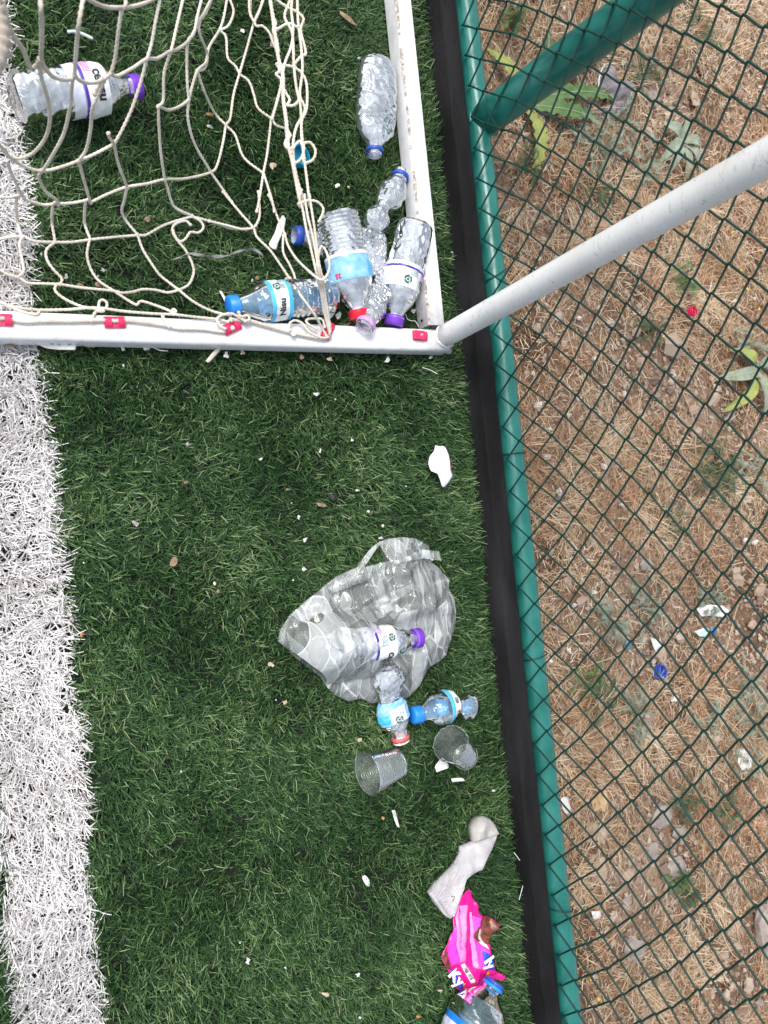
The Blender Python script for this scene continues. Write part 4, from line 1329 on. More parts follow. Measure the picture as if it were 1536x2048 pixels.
wpatch('magenta_panel', [(620, 880), (680, 890), (690, 980), (640, 1040), (690, 1110), (750, 1150), (755, 1230), (680, 1290), (640, 1250), (630, 1060)], 0.0006, M_MAG)
wpatch('pale_panel', [(500, 795), (575, 790), (570, 1010), (572, 1235), (520, 1230), (495, 1100), (490, 950)], 0.0010, M_PPINK)
wpatch('pale_panel', [(598, 850), (612, 850), (640, 1050), (655, 1270), (620, 1265), (605, 1060)], 0.0010, M_PPINK)
ch = wpatch('chocolate_picture', [(686, 885), (745, 890), (788, 917), (810, 948), (795, 980), (768, 1000), (750, 1060), (752, 1100), (715, 1095), (690, 1040), (700, 980), (684, 940)], 0.0012, M_CHOC)
wpatch('cream_swirl', [(655, 990), (690, 980), (700, 1060), (735, 1105), (750, 1140), (700, 1110), (660, 1075), (640, 1030)], 0.0010, M_CREAM)
wpatch('chocolate_swirl', [(640, 1000), (665, 965), (686, 960), (668, 1000), (665, 1050), (700, 1090), (660, 1080), (636, 1045)], 0.0014, M_CHOC)
wpatch('chocolate_picture', [(378, 1180), (393, 1150), (412, 1135), (420, 1190), (440, 1240), (455, 1290), (430, 1285), (397, 1238)], 0.0012, M_CHOC)
bcp = wpatch('barcode_panel', [(530, 1255), (560, 1240), (622, 1365), (594, 1385)], 0.0014, M_LABEL)
def wtext(body, size, px, ang, mat, off, name='lettering', bold=0.0, shear=0.0, parent=None):
    v, f = text_mesh(body, size, bold, shear)
    c = Gs(Z7([px]), 0.016)[0]
    ca, sa = math.cos(ang), math.sin(ang)
    p = v @ np.array([[ca, sa], [-sa, ca]]) + c[:2]
    z = 0.016 + wz(off)(p[:, 0], p[:, 1], 0 * p[:, 0])
    return obj(name, np.c_[p, z], f, mat, parent or wrap, False)
wpatch('letter_outline', [(700, 1150), (735, 1160), (765, 1190), (775, 1260), (790, 1300), (740, 1290), (700, 1230)], 0.0014, M_PBLUE)  # blue print outlining the white letters
wpatch('letter_outline', [(445, 1300), (470, 1290), (520, 1370), (550, 1420), (520, 1440), (485, 1410), (460, 1350)], 0.0014, M_PBLUE)
wtext('ly', 0.027, (738, 1232), -1.35, M_LABEL, 0.0034, bold=0.0010)
wtext('Ky', 0.024, (484, 1345), -1.05, M_LABEL, 0.0034, bold=0.0010)
wpatch('star', [(712, 1310), (722, 1295), (732, 1300), (742, 1290), (738, 1310), (748, 1325), (730, 1325), (722, 1340), (718, 1325)], 0.0028, M_YEL, res=0.002)
wpatch('star', [(532, 1385), (542, 1378), (548, 1386), (560, 1382), (554, 1396), (562, 1408), (546, 1406), (538, 1414)], 0.0028, M_YEL, res=0.002)
v, f = bars(0.021, 0.0058, 11, 12)
c = Gs(Z7([(576, 1312)]), 0.016)[0]
an = math.atan2(*(G(780 + 606 / 3.84, 1600 + 1365 / 3.84, 0.016) - G(780 + 546 / 3.84, 1600 + 1250 / 3.84, 0.016))[:2][::-1])
p = v @ np.array([[math.cos(an), math.sin(an)], [-math.sin(an), math.cos(an)]]) + c[:2]
obj('barcode', np.c_[p, 0.016 + wz(0.0032)(p[:, 0], p[:, 1], 0 * p[:, 0])], f, M_BLACK, bcp, False)
for k, (x, y, w) in enumerate([(512, 850, 10), (516, 905, 14), (518, 960, 16), (520, 1010, 14), (522, 1060, 12), (524, 1110, 14), (508, 820, 8)]):
    v, f = bars(0.0115, 0.0022, 6, 40 + k)
    c = Gs(Z7([(x, y)]), 0.016)[0]
    an2 = -1.45
    p = v @ np.array([[math.cos(an2), math.sin(an2)], [-math.sin(an2), math.cos(an2)]]) + c[:2]
    obj('fine_print', np.c_[p, 0.016 + wz(0.0026)(p[:, 0], p[:, 1], 0 * p[:, 0])], f, pm('plum_print', (0.25, 0.03, 0.18), None), wrap, False)
# crimped end flap
wpatch('crimped_end', [(700, 1330), (735, 1310), (760, 1330), (800, 1312), (846, 1320), (857, 1352), (800, 1362), (765, 1370), (735, 1395), (700, 1385)], 0.005, M_PINK)
FOOT.append(('poly', [p for p in Gs(wpoly, 0.016)[:, :2]], 0.007))

# ================================================================== PAPER, CAPS AND SCRAPS ON THE TURF
def Zp(p): return [(840 + x / 18.6, 880 + y / 18.6) for x, y in p]
def curl(seed, amp=0.004, fr=45):
    s = snoise(seed, 5, fr)
    return lambda x, y, d: 0.008 + amp * s(x, y)
M_PAPERV = pm('violet_tinged_paper', (0.62, 0.58, 0.82), (0.82, 0.83, 0.86), 22, 0.55, 0.05, 200, lo=0.30, hi=0.55)
pap = thing('paper_piece', 'white torn paper piece with a crimson underside by the turf edge', 'paper', G(870, 935, 0.008))
ps = curl(401, 0.006, 50)
pp = Zp([(455, 225), (590, 275), (705, 245), (775, 310), (860, 590), (895, 900), (885, 1130), (1000, 1380), (960, 1440), (700, 1800), (610, 1760), (430, 1290), (210, 1180), (170, 900), (245, 640), (410, 430)])
sheet('face', pp, 0.016, lambda x, y, d: ps(x, y, d) + 0.004, M_PAPERV, pap, 0.004, 0.0004)
sheet('crimson_flap', Zp([(880, 940), (985, 1010), (1010, 1200), (1000, 1370), (880, 1190)]), 0.016, lambda x, y, d: ps(x, y, d) + 0.001, pm('crimson_print', (0.36, 0.005, 0.10), None, rough=0.45), pap, 0.003, 0.0004)
FOOT.append(('poly', [p for p in Gs(pp, 0.016)[:, :2]], 0.008))
def piece(name, label, cat, poly, z, mat, seed, amp=0.003, fr=60, res=0.004, group=None, thick=0.0005, flat=False):
    P = Gs(poly, z)
    c = P.mean(0)
    o = sheet(name, poly, z, curl(seed, amp, fr), mat, None, res, thick, loc=(c[0], c[1], z), seed=seed)
    FOOT.append(('poly', [p for p in P[:, :2]], 0.008))
    return tag(o, label, cat, group)
# leaflet pushed under the side bar
lf = piece('folded_leaflet', 'white printed leaflet lying half under the goal bar by the white line', 'paper', [(70, 690), (85, 680), (152, 680), (150, 703), (118, 702), (92, 699)], 0.021, M_PAPER, 411, 0.002)
ORG[lf.name] = np.array(lf.location)
for q in ([(96, 687), (106, 686), (108, 692), (100, 693)], [(112, 691), (121, 692), (122, 694), (112, 693)], [(132, 694), (140, 688), (142, 693), (134, 695)]):
    sheet('print', q, 0.021, lambda x, y, d: curl(411, 0.002, 60)(x, y, d) + 0.0012, M_GREY, lf, 0.003, 0.0001)
piece('paper_strip', 'long white torn paper strip between the net and the bottles', 'paper', [(562, 434), (569, 440), (565, 462), (553, 488), (549, 503), (541, 500), (534, 492), (546, 470), (553, 448)], 0.018, M_PAPER, 412, 0.003)
piece('paper_triangle', 'white torn paper triangle touching the broken cup', 'paper', [(881, 1513), (893, 1527), (894, 1534), (870, 1544), (867, 1532), (874, 1522)], 0.018, M_PAPER, 413, 0.004)
piece('paper_sliver', 'narrow white paper sliver lying near the broken cup', 'paper', [(899, 1555), (922, 1554), (926, 1560), (900, 1563)], 0.018, M_PAPER, 414, 0.002)
piece('paper_curl', 'thin curled white paper scrap between the whole cup and the sock', 'paper', [(780, 1619), (786, 1617), (789, 1634), (794, 1652), (789, 1651), (784, 1637)], 0.018, M_PAPER, 415, 0.003)
piece('spotted_scrap', 'white scrap with dark spots and a stalk on open turf', 'scrap', [(722, 1750), (728, 1747), (735, 1757), (735, 1770), (729, 1768), (722, 1757)], 0.020, pm('spotted_paper', (0.05, 0.045, 0.04), (0.75, 0.74, 0.70), 260, 0.7, lo=0.36, hi=0.46), 416, 0.002)
piece('crumpled_tag', 'small white crumpled tag under the gathered net by the blue tinted bottle', 'paper', [(640, 622), (655, 618), (668, 628), (660, 638), (648, 640)], 0.020, M_PAPER, 417, 0.004)
piece('paper_spike', 'slim white paper spike beside the bright blue bottle cap', 'paper', [(436, 584), (441, 585), (456, 610), (455, 618), (447, 606)], 0.018, M_PAPER, 418, 0.002)
piece('label_flap', 'white paper flap sticking out beside the leaning purple capped bottle', 'paper', [(786, 497), (797, 490), (803, 500), (795, 515)], 0.03, M_PAPER, 419, 0.002)
piece('white_stick', 'pale split stick lying just outside the goal bar', 'stick', [(408, 724), (424, 705), (434, 695), (440, 700), (428, 714), (414, 729)], 0.019, pm('pale_wood', (0.55, 0.48, 0.42), (0.74, 0.68, 0.62), 50, 0.8), 420, 0.002)
# silver ribbon and curved strip
rb = Gs([(347, 519), (362, 513), (378, 507), (400, 510), (430, 513), (455, 511), (476, 503), (500, 498), (517, 503), (528, 515), (532, 521)], 0.026)
path = resample(cr(rb, 8), 0.003)
T, S, U = frames(path)
w_ = (0.0018 + 0.0012 * np.sin(np.linspace(0, 9, len(path))) ** 2) * np.sin(np.linspace(0.15, pi - 0.1, len(path))) ** 0.5
tw_ = 1.1 * np.sin(np.linspace(0, 14, len(path)))
L_ = path + (w_ * np.cos(tw_))[:, None] * S + (w_ * np.sin(tw_))[:, None] * U
R_ = path - (w_ * np.cos(tw_))[:, None] * S - (w_ * np.sin(tw_))[:, None] * U
nn = len(path)
tag(obj('foil_ribbon', np.vstack([L_, R_, L_ - [0, 0, 0.0004], R_ - [0, 0, 0.0004]]) - 0.0, [[i, i + 1, nn + i + 1, nn + i] for i in range(nn - 1)] + [[2 * nn + i + 1, 2 * nn + i, 3 * nn + i, 3 * nn + i + 1] for i in range(nn - 1)],
    pm('dull_foil', (0.10, 0.10, 0.11), (0.42, 0.41, 0.42), 60, 0.35), loc=rb[5]), 'long twisted dull silver ribbon lying on the turf behind the net', 'ribbon')
p = resample(cr(Gs([(135, 64), (148, 63), (163, 67), (176, 73), (186, 78)], 0.024), 8), 0.003)
V, F = tube(p, 0.0022, 8)
tag(obj('plastic_strip', V, F, pm('milky_plastic', (0.62, 0.68, 0.68), None, rough=0.35), loc=p[2]), 'short curved milky plastic strip under the net', 'strip')
# loose screw caps
def loose_cap(label, px, z, mat, tilt=0.25, r=0.0152, hgt=0.013, holl=True):
    c = G(px[0], px[1], z)
    root = thing('bottle_cap', label, 'cap', c)
    n = 72
    ph = np.linspace(0, 2 * pi, n, endpoint=False)
    rid = 1 + 0.03 * (np.arange(n) % 2)
    rings = [(0, 0, 1), (0, 0.9, 1), (0.08, 1.0, rid), (1, 1.0, rid), (1, 0.9, 1), (0.15, 0.88, 1), (0.13, 0.0, 1)]
    V = []
    for f, q, rr in rings:
        V.append(np.c_[r * q * rr * np.cos(ph), r * q * rr * np.sin(ph), np.full(n, hgt * f)])
    V = np.vstack(V)
    ca, sa = math.cos(tilt), math.sin(tilt)
    V = V @ np.array([[ca, 0, sa], [0, 1, 0], [-sa, 0, ca]]).T + c
    F = [[i * n + k, i * n + (k + 1) % n, (i + 1) * n + (k + 1) % n, (i + 1) * n + k] for i in range(len(rings) - 1) for k in range(n)]
    obj('shell', V, F, mat, root, False)
    FOOT.append(('disc', (c[0], c[1], r), 0.010))
loose_cap('turquoise bottle cap lying under the gathered net cords', (593, 315), 0.014, M_TEAL, 0.35, 0.0165)
# leaves, husks and flakes
M_LEAFS = [pm('dry_leaf_brown', (0.20, 0.12, 0.07), (0.36, 0.25, 0.17), 60, 0.8), pm('dry_leaf_tan', (0.42, 0.32, 0.22), (0.60, 0.50, 0.38), 60, 0.8),
           pm('flake_white', (0.62, 0.62, 0.60), (0.80, 0.80, 0.78), 80, 0.7), pm('flake_grey', (0.26, 0.26, 0.25), (0.45, 0.44, 0.42), 80, 0.8), pm('leaf_orange', (0.45, 0.17, 0.06), (0.58, 0.28, 0.12), 80, 0.7), pm('scrap_black', (0.012, 0.012, 0.012), (0.03, 0.03, 0.03), 80, 0.7)]
GRP = {0: ('dry_leaf', 'small dry brown leaf fragment lying on the green turf', 'leaf', 'brown leaf fragments on the turf'),
       1: ('leaf_flake', 'small tan leaf flake lying on the green turf', 'leaf', 'tan flakes on the turf'),
       2: ('paper_flake', 'tiny white flake scattered on the green turf', 'flake', 'white flakes on the turf'),
       3: ('grey_flake', 'small grey withered flake on the green turf', 'flake', 'grey flakes on the turf'),
       4: ('orange_leaf', 'little orange brown leaf bit on the turf', 'leaf', 'orange leaf bits on the turf'),
       5: ('black_scrap', 'small black rubber scrap lying on the turf', 'scrap', 'black scraps on the turf')}
def flake(px, py, w, h, ang, kind, label=None, name=None, cat=None, z=0.021):
    n = 9
    g = np.random.default_rng(int(px * 7 + py))
    ks = np.linspace(0, 2 * pi, n, endpoint=False)
    rr = g.uniform(0.35, 1.15, n)
    if kind in (0, 4): rr = (0.62 + 0.38 * np.abs(np.cos(ks)) ** 2) * g.uniform(0.75, 1.15, n)
    P = [(px + w / 2 * q * math.cos(a) * math.cos(ang) - h / 2 * q * math.sin(a) * math.sin(ang), py + w / 2 * q * math.cos(a) * math.sin(ang) + h / 2 * q * math.sin(a) * math.cos(ang)) for a, q in zip(ks, rr)]
    c = G(px, py, z)
    s = snoise(int(px + py), 4, 120)
    W = Gs(P, z)[:, :2]
    V = [(x, y, z + 0.002 * float(s(x, y))) for x, y in W] + [(c[0], c[1], z + 0.0025)]
    V += [(x, y, q - 0.0006) for x, y, q in V]
    F = [[k, (k + 1) % n, n] for k in range(n)] + [[n + 1 + (k + 1) % n, n + 1 + k, 2 * n + 1] for k in range(n)] + [[(k + 1) % n, k, n + 1 + k, n + 1 + (k + 1) % n] for k in range(n)]
    nm, lbl, ct, gp = GRP[kind]
    o = obj(name or nm, V, F, M_LEAFS[kind], None, False, loc=c)
    tag(o, label or lbl, cat or ct, None if label else gp)
for a in [(634, 788, 14, 9, .2, 2), (640, 902, 5, 14, .1, 2), (703, 881, 8, 9, 0, 2), (522, 919, 8, 7, 0, 2), (597, 1034, 9, 12, .5, 2), (736, 1023, 9, 7, 0, 2), (715, 981, 8, 9, 1, 2), (611, 1079, 15, 12, .6, 2),
          (763, 1076, 15, 8, 0, 2), (767, 1051, 7, 8, 0, 2), (429, 1168, 6, 9, 0, 2), (608, 1137, 13, 14, .3, 2), (496, 1924, 12, 16, .2, 2), (715, 1949, 13, 12, 0, 2), (828, 621, 14, 16, .7, 2), (677, 633, 17, 20, 0, 2),
          (673, 372, 12, 9, 0, 2), (718, 116, 9, 8, 0, 2), (83, 507, 7, 9, 0, 2), (207, 539, 14, 9, 0, 2), (133, 555, 12, 14, 0, 3), (485, 62, 10, 12, .4, 2), (421, 252, 14, 6, .4, 2), (246, 697, 22, 9, .7, 2), (452, 710, 16, 14, .3, 2),
          (775, 720, 14, 18, .6, 2), (294, 697, 14, 10, 0, 2), (603, 714, 9, 16, .1, 0), (660, 718, 12, 13, 0, 1), (485, 706, 13, 10, 0, 1), (180, 692, 22, 8, 0, 1), (862, 714, 10, 8, 0, 2),
          (348, 1123, 17, 32, .35, 0), (438, 1183, 9, 14, -.5, 0), (377, 889, 11, 14, 0, 3), (373, 965, 12, 10, 0, 0), (269, 1047, 20, 13, .5, 3), (541, 1328, 14, 14, .4, 1), (571, 1404, 13, 12, 0, 1),
          (164, 1269, 9, 15, .2, 4), (643, 1010, 20, 12, .3, 0), (577, 979, 10, 9, 0, 0), (669, 994, 17, 15, .5, 5), (652, 1988, 16, 8, .2, 1), (880, 1981, 13, 9, .5, 1), (837, 2034, 10, 10, 0, 4), (720, 2035, 8, 8, 0, 2),
          (765, 1636, 6, 10, .2, 4), (718, 1480, 11, 14, 0, 1), (160, 572, 18, 22, .2, 0), (196, 568, 12, 16, 0, 0), (295, 438, 14, 22, .3, 0), (420, 229, 16, 8, .2, 4), (20, 690, 26, 14, .1, 0), (690, 652, 34, 11, -.5, 0),
          (707, 446, 18, 14, .6, 1), (515, 556, 9, 13, 0, 0), (505, 560, 7, 7, 0, 2), (545, 82, 14, 40, .2, 1), (698, 375, 11, 9, 0, 1), (865, 1120, 8, 6, 0, 2), (905, 505, 8, 5, 0, 2), (17, 1507, 18, 22, .2, 3), (988, 1582, 9, 6, 0, 2)]:
    flake(*a)
flake(695, 35, 46, 17, 0.65, 0, 'curled dark brown leaf lying alone near the rear goal bar', 'curled_leaf', 'leaf')
flake(546, 331, 18, 24, -0.3, 1, 'round tan nut husk beside the turquoise cap', 'nut_husk', 'husk', 0.024)
flake(586, 1160, 5, 5, 0, 2)
for k in range(34):
    x, y = RNG.uniform(140, 900), RNG.uniform(20, 2030)
    s = RNG.uniform(3, 6)
    flake(x, y, s, s * RNG.uniform(0.6, 1.3), RNG.uniform(0, 3), int(RNG.choice([0, 1, 2, 2, 2, 3])))
# fine threads on the turf
for k, q in enumerate([[(285, 678), (300, 690), (318, 700), (336, 702)], [(811, 628), (815, 638), (824, 642), (830, 642), (838, 654)], [(1028, 1705), (1042, 1725), (1050, 1750), (1044, 1778), (1038, 1800)], [(845, 735), (860, 740), (875, 748)]]):
    p = cr(Gs(q, 0.026), 8)
    V, F = tube(p, 0.0006, 5)
    tag(obj('loose_thread', V, F, M_PAPER, loc=p[0]), 'fine pale thread lying on the turf', 'thread', 'threads on the turf')

# ================================================================== BEYOND THE FENCE
def eg(px, py):                    # where the sight line meets the rough earth
    z = -0.025
    for _ in range(4):
        p = G(px, py, z)
        z = float(earth_z(p[0], p[1]))
    return G(px, py, z)
# patches where soil and stones lie bare between the straw
BARE = [(eg(a, b_)[:2], r) for a, b_, r in ((1305, 1640, 0.10), (1330, 1730, 0.10), (1250, 1760, 0.09), (1270, 1850, 0.07), (1190, 1610, 0.04), (1505, 1240, 0.13), (1530, 1330, 0.10), (1400, 810, 0.09), (1320, 760, 0.08), (1280, 700, 0.06), (1440, 850, 0.07), (1340, 220, 0.08), (1300, 290, 0.06), (1480, 1100, 0.06), (1300, 1310, 0.05), (1460, 1960, 0.09), (1245, 1130, 0.04))]
def bare(x, y):
    m_ = np.zeros(len(x))
    for c, r in BARE:
        m_ = np.maximum(m_, np.clip(1.35 - np.hypot(x - c[0], y - c[1]) / r, 0, 1))
    return m_
# stones
def stone_mesh(seed):
    g = np.random.default_rng(seed)
    D = g.normal(size=(5, 3)); D /= np.linalg.norm(D, axis=1)[:, None]
    v = sph_v.copy()
    for d in D:
        h = g.uniform(0.45, 0.8)
        k = v @ d
        v = v - np.maximum(k - h, 0)[:, None] * d
    return v * (1 + 0.06 * g.normal(size=(len(v), 1)))
M_ST = [pm('stone_grey', (0.26, 0.22, 0.20), (0.42, 0.37, 0.33), 40, 0.9, 0.5, 300), pm('stone_tan', (0.36, 0.27, 0.20), (0.50, 0.39, 0.30), 40, 0.9, 0.5, 300), pm('stone_yellow', (0.52, 0.36, 0.18), (0.66, 0.50, 0.30), 40, 0.85, 0.5, 300)]
def stone(px, py, w, h, ang, mi, label=None, seed=None):
    c = eg(px, py)
    c = c + [0, 0, 0.005 + 0.00012 * min(w, h)]
    s = np.linalg.norm(c - CP) / FPX
    v = stone_mesh(seed or int(px * 3 + py)) * np.array([w / 2 * s, h / 2 * s, min(w, h) * 0.28 * s])
    ca, sa = math.cos(ang), math.sin(ang)
    v = v @ np.array([[ca, sa, 0], [-sa, ca, 0], [0, 0, 1]]) + c
    o = obj('stone', v, sph_f, M_ST[mi], None, False, loc=c)
    tag(o, label or 'brownish stone half sunk in the dry earth beyond the fence', 'stone', None if label else 'stones in the dry plot')
stone(1195, 1600, 50, 56, 0.4, 2, 'yellowish stone close to the green bottom rail among straw')
stone(1528, 1870, 60, 120, 0.2, 0, 'large grey slab of stone in the dry plot')
for a in [(1315, 1628, 56, 44, .5, 0), (1350, 1662, 40, 36, 0, 0), (1300, 1700, 32, 38, .3, 0), (1346, 1738, 54, 46, .2, 0), (1190, 1738, 42, 60, .1, 1), (1250, 1752, 40, 34, 0, 1), (1262, 1893, 52, 46, .5, 0), (1180, 1665, 34, 44, 0, 1),
          (1384, 820, 30, 26, .2, 1), (1276, 728, 26, 30, 0, 1), (1420, 800, 40, 26, .3, 1), (1450, 840, 26, 18, 0, 0), (1300, 200, 26, 34, .3, 0), (1384, 202, 22, 34, 0, 1), (1338, 235, 14, 18, 0, 1), (1286, 1128, 34, 30, 0, 0), (1310, 1310, 40, 46, 0, 1),
          (1250, 1800, 22, 18, 0, 0), (1300, 1780, 26, 16, 0, 1), (1200, 1560, 24, 20, 0, 1), (1340, 1770, 24, 20, .5, 0), (1515, 1180, 36, 26, 0, 1), (1500, 1250, 28, 22, 0, 1), (1525, 1310, 30, 30, 0, 1), (1450, 60, 26, 20, 0, 0), (1340, 1100, 20, 16, 0, 1)]:
    stone(*a)
for k in range(40):
    px, py = RNG.uniform(1120, 1530), RNG.uniform(10, 2040)
    stone(px, py, RNG.uniform(9, 20), RNG.uniform(8, 16), RNG.uniform(0, 3), int(RNG.integers(0, 2)), seed=int(RNG.integers(1, 9999)))
# bits of litter out there
def outer_scrap(px, py, pts, mat, name, label, cat):
    c = eg(px, py)
    z = c[2] + 0.014
    P = [(px + a, py + b_) for a, b_ in pts]
    W = Gs(P, z)
    o = sheet(name, P, z, curl(int(px), 0.004, 50), mat, None, 0.006, 0.0005, loc=(c[0], c[1], z))
    tag(o, label, cat)
outer_scrap(1412, 1225, [(-22, -8), (0, -16), (26, -14), (40, -4), (32, 10), (8, 6), (-12, 8)], M_PAPER, 'plastic_scrap', 'white plastic scrap caught in grey green weeds', 'scrap')
outer_scrap(1398, 1262, [(-16, 0), (4, -8), (20, -2), (14, 12), (-6, 10)], pm('pale_aqua', (0.45, 0.66, 0.68), (0.7, 0.8, 0.8), 90, 0.5), 'plastic_scrap', 'pale aqua plastic scrap next to the white one in the weeds', 'scrap')
outer_scrap(1420, 1260, [(-6, -6), (6, -4), (5, 6), (-5, 5)], M_BLUE, 'plastic_chip', 'bright blue plastic chip beside the aqua scrap', 'scrap')
outer_scrap(1302, 1287, [(-8, -12), (10, -9), (14, 4), (4, 8), (2, 18), (-4, 6)], M_PAPER, 'paper_shred', 'white paper shred near the dark blue cap', 'paper')
outer_scrap(1253, 1290, [(-3, -10), (3, -10), (4, 8), (-2, 9)], M_TEAL, 'plastic_sliver', 'turquoise plastic sliver in the straw', 'scrap')
outer_scrap(1485, 1525, [(-14, -26), (6, -30), (14, -8), (10, 8), (-10, 14), (-18, 0)], M_PAPER, 'crumpled_tissue', 'white crumpled tissue among spiky weed leaves', 'tissue')
outer_scrap(1126, 1612, [(-8, -18), (6, -20), (10, 4), (2, 16), (-6, 6)], M_PAPER, 'crumpled_film', 'white film scrap pressed against the bottom rail', 'scrap')
outer_scrap(1182, 1825, [(-9, -8), (8, -10), (10, 6), (-5, 9)], M_PAPER, 'paper_wad', 'small white paper wad lying behind the green bottom rail', 'paper')
def outer_cap(px, py, mat, label, r=0.0152):
    c = eg(px, py)
    loose_cap(label, (px, py), c[2] + 0.012, mat, 0.2, r)
    FOOT.pop()
outer_cap(1378, 625, M_CLIP, 'red bottle cap lying on the dry earth beyond the fence', 0.0105)
outer_cap(1314, 1344, M_DBLUE, 'dark blue bottle cap lying in the straw beyond the fence', 0.0150)
# grey work glove
def Zg(p): return [(1100 + x / 3.523, y / 3.523) for x, y in p]
M_GLOVE = pm('grey_fabric', (0.16, 0.145, 0.165), (0.30, 0.27, 0.30), 40, 0.85, 0.4, 500)
gc = eg(1228, 185)
glove = thing('cloth_glove', 'crumpled grey cloth glove with a white hem lying behind the fence', 'glove', gc)
gz = gc[2] + 0.012
gcr = crumple(501, 12, 45, 0.006)
def glz(T, o_): return lambda x, y, d: o_ + T * np.sqrt(np.clip(d / 0.02, 0, 1)) + gcr(np.c_[x, y, 0 * x]) * np.clip(d / 0.006, 0, 1)
def gpillow(name, p, T, o_, mat): 
    poly = Gs(Zg(p), gz)[:, :2]
    VV, F_ = triangulate(poly, 0.0045, (), 4)
    F_ = ccw(VV, F_)
    zz = gz + glz(T, o_)(VV[:, 0], VV[:, 1], polydist(VV, poly))
    V, FF = solid(VV, F_, zz, np.full(len(VV), gz - 0.012))
    return obj(name, V, FF, mat, glove)
gpillow('palm', [(380, 455), (430, 475), (462, 545), (450, 580), (520, 565), (565, 600), (582, 645), (572, 700), (545, 745), (490, 760), (440, 720), (390, 670), (345, 625), (352, 530)], 0.020, 0.0, M_GLOVE)
gpillow('finger', [(440, 720), (510, 730), (545, 745), (520, 800), (480, 830), (440, 800)], 0.016, 0.002, M_GLOVE)
gpillow('finger', [(390, 750), (430, 740), (450, 800), (430, 850), (395, 860), (375, 830)], 0.014, 0.004, M_GLOVE)
gpillow('finger', [(318, 765), (338, 745), (362, 790), (368, 830), (335, 825)], 0.012, 0.0, M_GLOVE)
gpillow('finger', [(375, 575), (420, 555), (450, 590), (420, 605), (395, 600), (390, 640), (370, 630)], 0.012, 0.012, M_GLOVE)
p = cr(Gs(Zg([(388, 452), (365, 490), (348, 550), (342, 590), (345, 628)]), gz + 0.010), 8)
V, F = tube(p, 0.0016, 6)
obj('hem', V, F, M_PAPER, glove)
# weeds
M_WEED = [pm('weed_green', (0.07, 0.15, 0.04), (0.13, 0.23, 0.07), 60, 0.6), pm('weed_grey', (0.20, 0.25, 0.18), (0.33, 0.37, 0.28), 60, 0.8), pm('weed_dark', (0.05, 0.09, 0.04), (0.11, 0.15, 0.07), 60, 0.7), pm('weed_yellow', (0.24, 0.30, 0.06), (0.36, 0.38, 0.10), 60, 0.7)]
M_RIB = pm('leaf_midrib', (0.42, 0.48, 0.30), None, rough=0.6)
def leaf_geo(A, B, w, lift, ser=0.0, n=16, seed=1):
    g = np.random.default_rng(seed)
    A, B = np.asarray(A), np.asarray(B)
    d = B - A; L = np.linalg.norm(d[:2])
    s = np.array([-d[1], d[0], 0]) / (L + 1e-9)
    bend = g.uniform(-0.08, 0.08) * L
    V = []
    for k in range(n + 1):
        t = k / n
        ww = w * (math.sin(pi * min(1, 0.08 + t * 0.92)) ** 0.7) * (1 - 0.15 * t)
        if ser: ww *= 1 + ser * (1 if k % 2 else -1) * g.uniform(0.5, 1)
        if k == n: ww = 0.0004
        c = A + d * t + s * bend * math.sin(pi * t) + np.array([0, 0, lift * math.sin(pi * min(1, t * 1.05)) * (1 - 0.3 * t)])
        sw = np.array([0, 0, ww * 0.25])
        V += [c - s * ww + sw, c, c + s * ww + sw]
    F = []
    for k in range(n):
        a = 3 * k
        F += [[a, a + 1, a + 4, a + 3], [a + 1, a + 2, a + 5, a + 4]]
    rib = [V[3 * k + 1] + np.array([0, 0, 0.0006]) for k in range(n + 1)]
    return np.array(V), F, np.array(rib)
def rosette(center, tips, label, w, mi, ser=0.0, lift=0.02, name='weed_plant', group=None, rib=True):
    c = eg(*center)
    root = thing(name, label, 'weed', c, group)
    for k, tp in enumerate(tips):
        e = eg(tp[0], tp[1])
        mm = M_WEED[tp[2]] if len(tp) > 2 else M_WEED[mi]
        V, F, rb_ = leaf_geo(c + [0, 0, 0.006], e + [0, 0, 0.012], w * RNG.uniform(0.85, 1.15), lift, ser, 18, 50 + k)
        lo = obj('leaf', V, F, mm, root)
        if rib:
            V, F = tube(rb_[:-1], 0.0007, 5)
            obj('midrib', V, F, M_RIB, lo)
rosette((1034, 212), [(962, 98, 3), (1056, 372, 3), (1234, 204), (1192, 240), (1088, 48, 2), (1232, 106, 2)], 'long serrated green leaves of a weed growing round the thick post', 0.015, 0, 0.30, 0.035, 'thistle_weed')
rosette((1500, 742), [(1424, 757), (1436, 826, 3), (1478, 752), (1522, 835), (1450, 700, 3), (1540, 700)], 'broad smooth leaved weed with yellowing tips', 0.016, 1, 0.0, 0.03, 'broadleaf_weed')
rosette((1352, 285), [(1318, 250), (1368, 236), (1394, 300), (1330, 352), (1310, 330), (1392, 356), (1360, 372), (1325, 300)], 'grey woolly leaved rosette weed near the white pole', 0.013, 1, 0.0, 0.02, 'woolly_weed', rib=False)
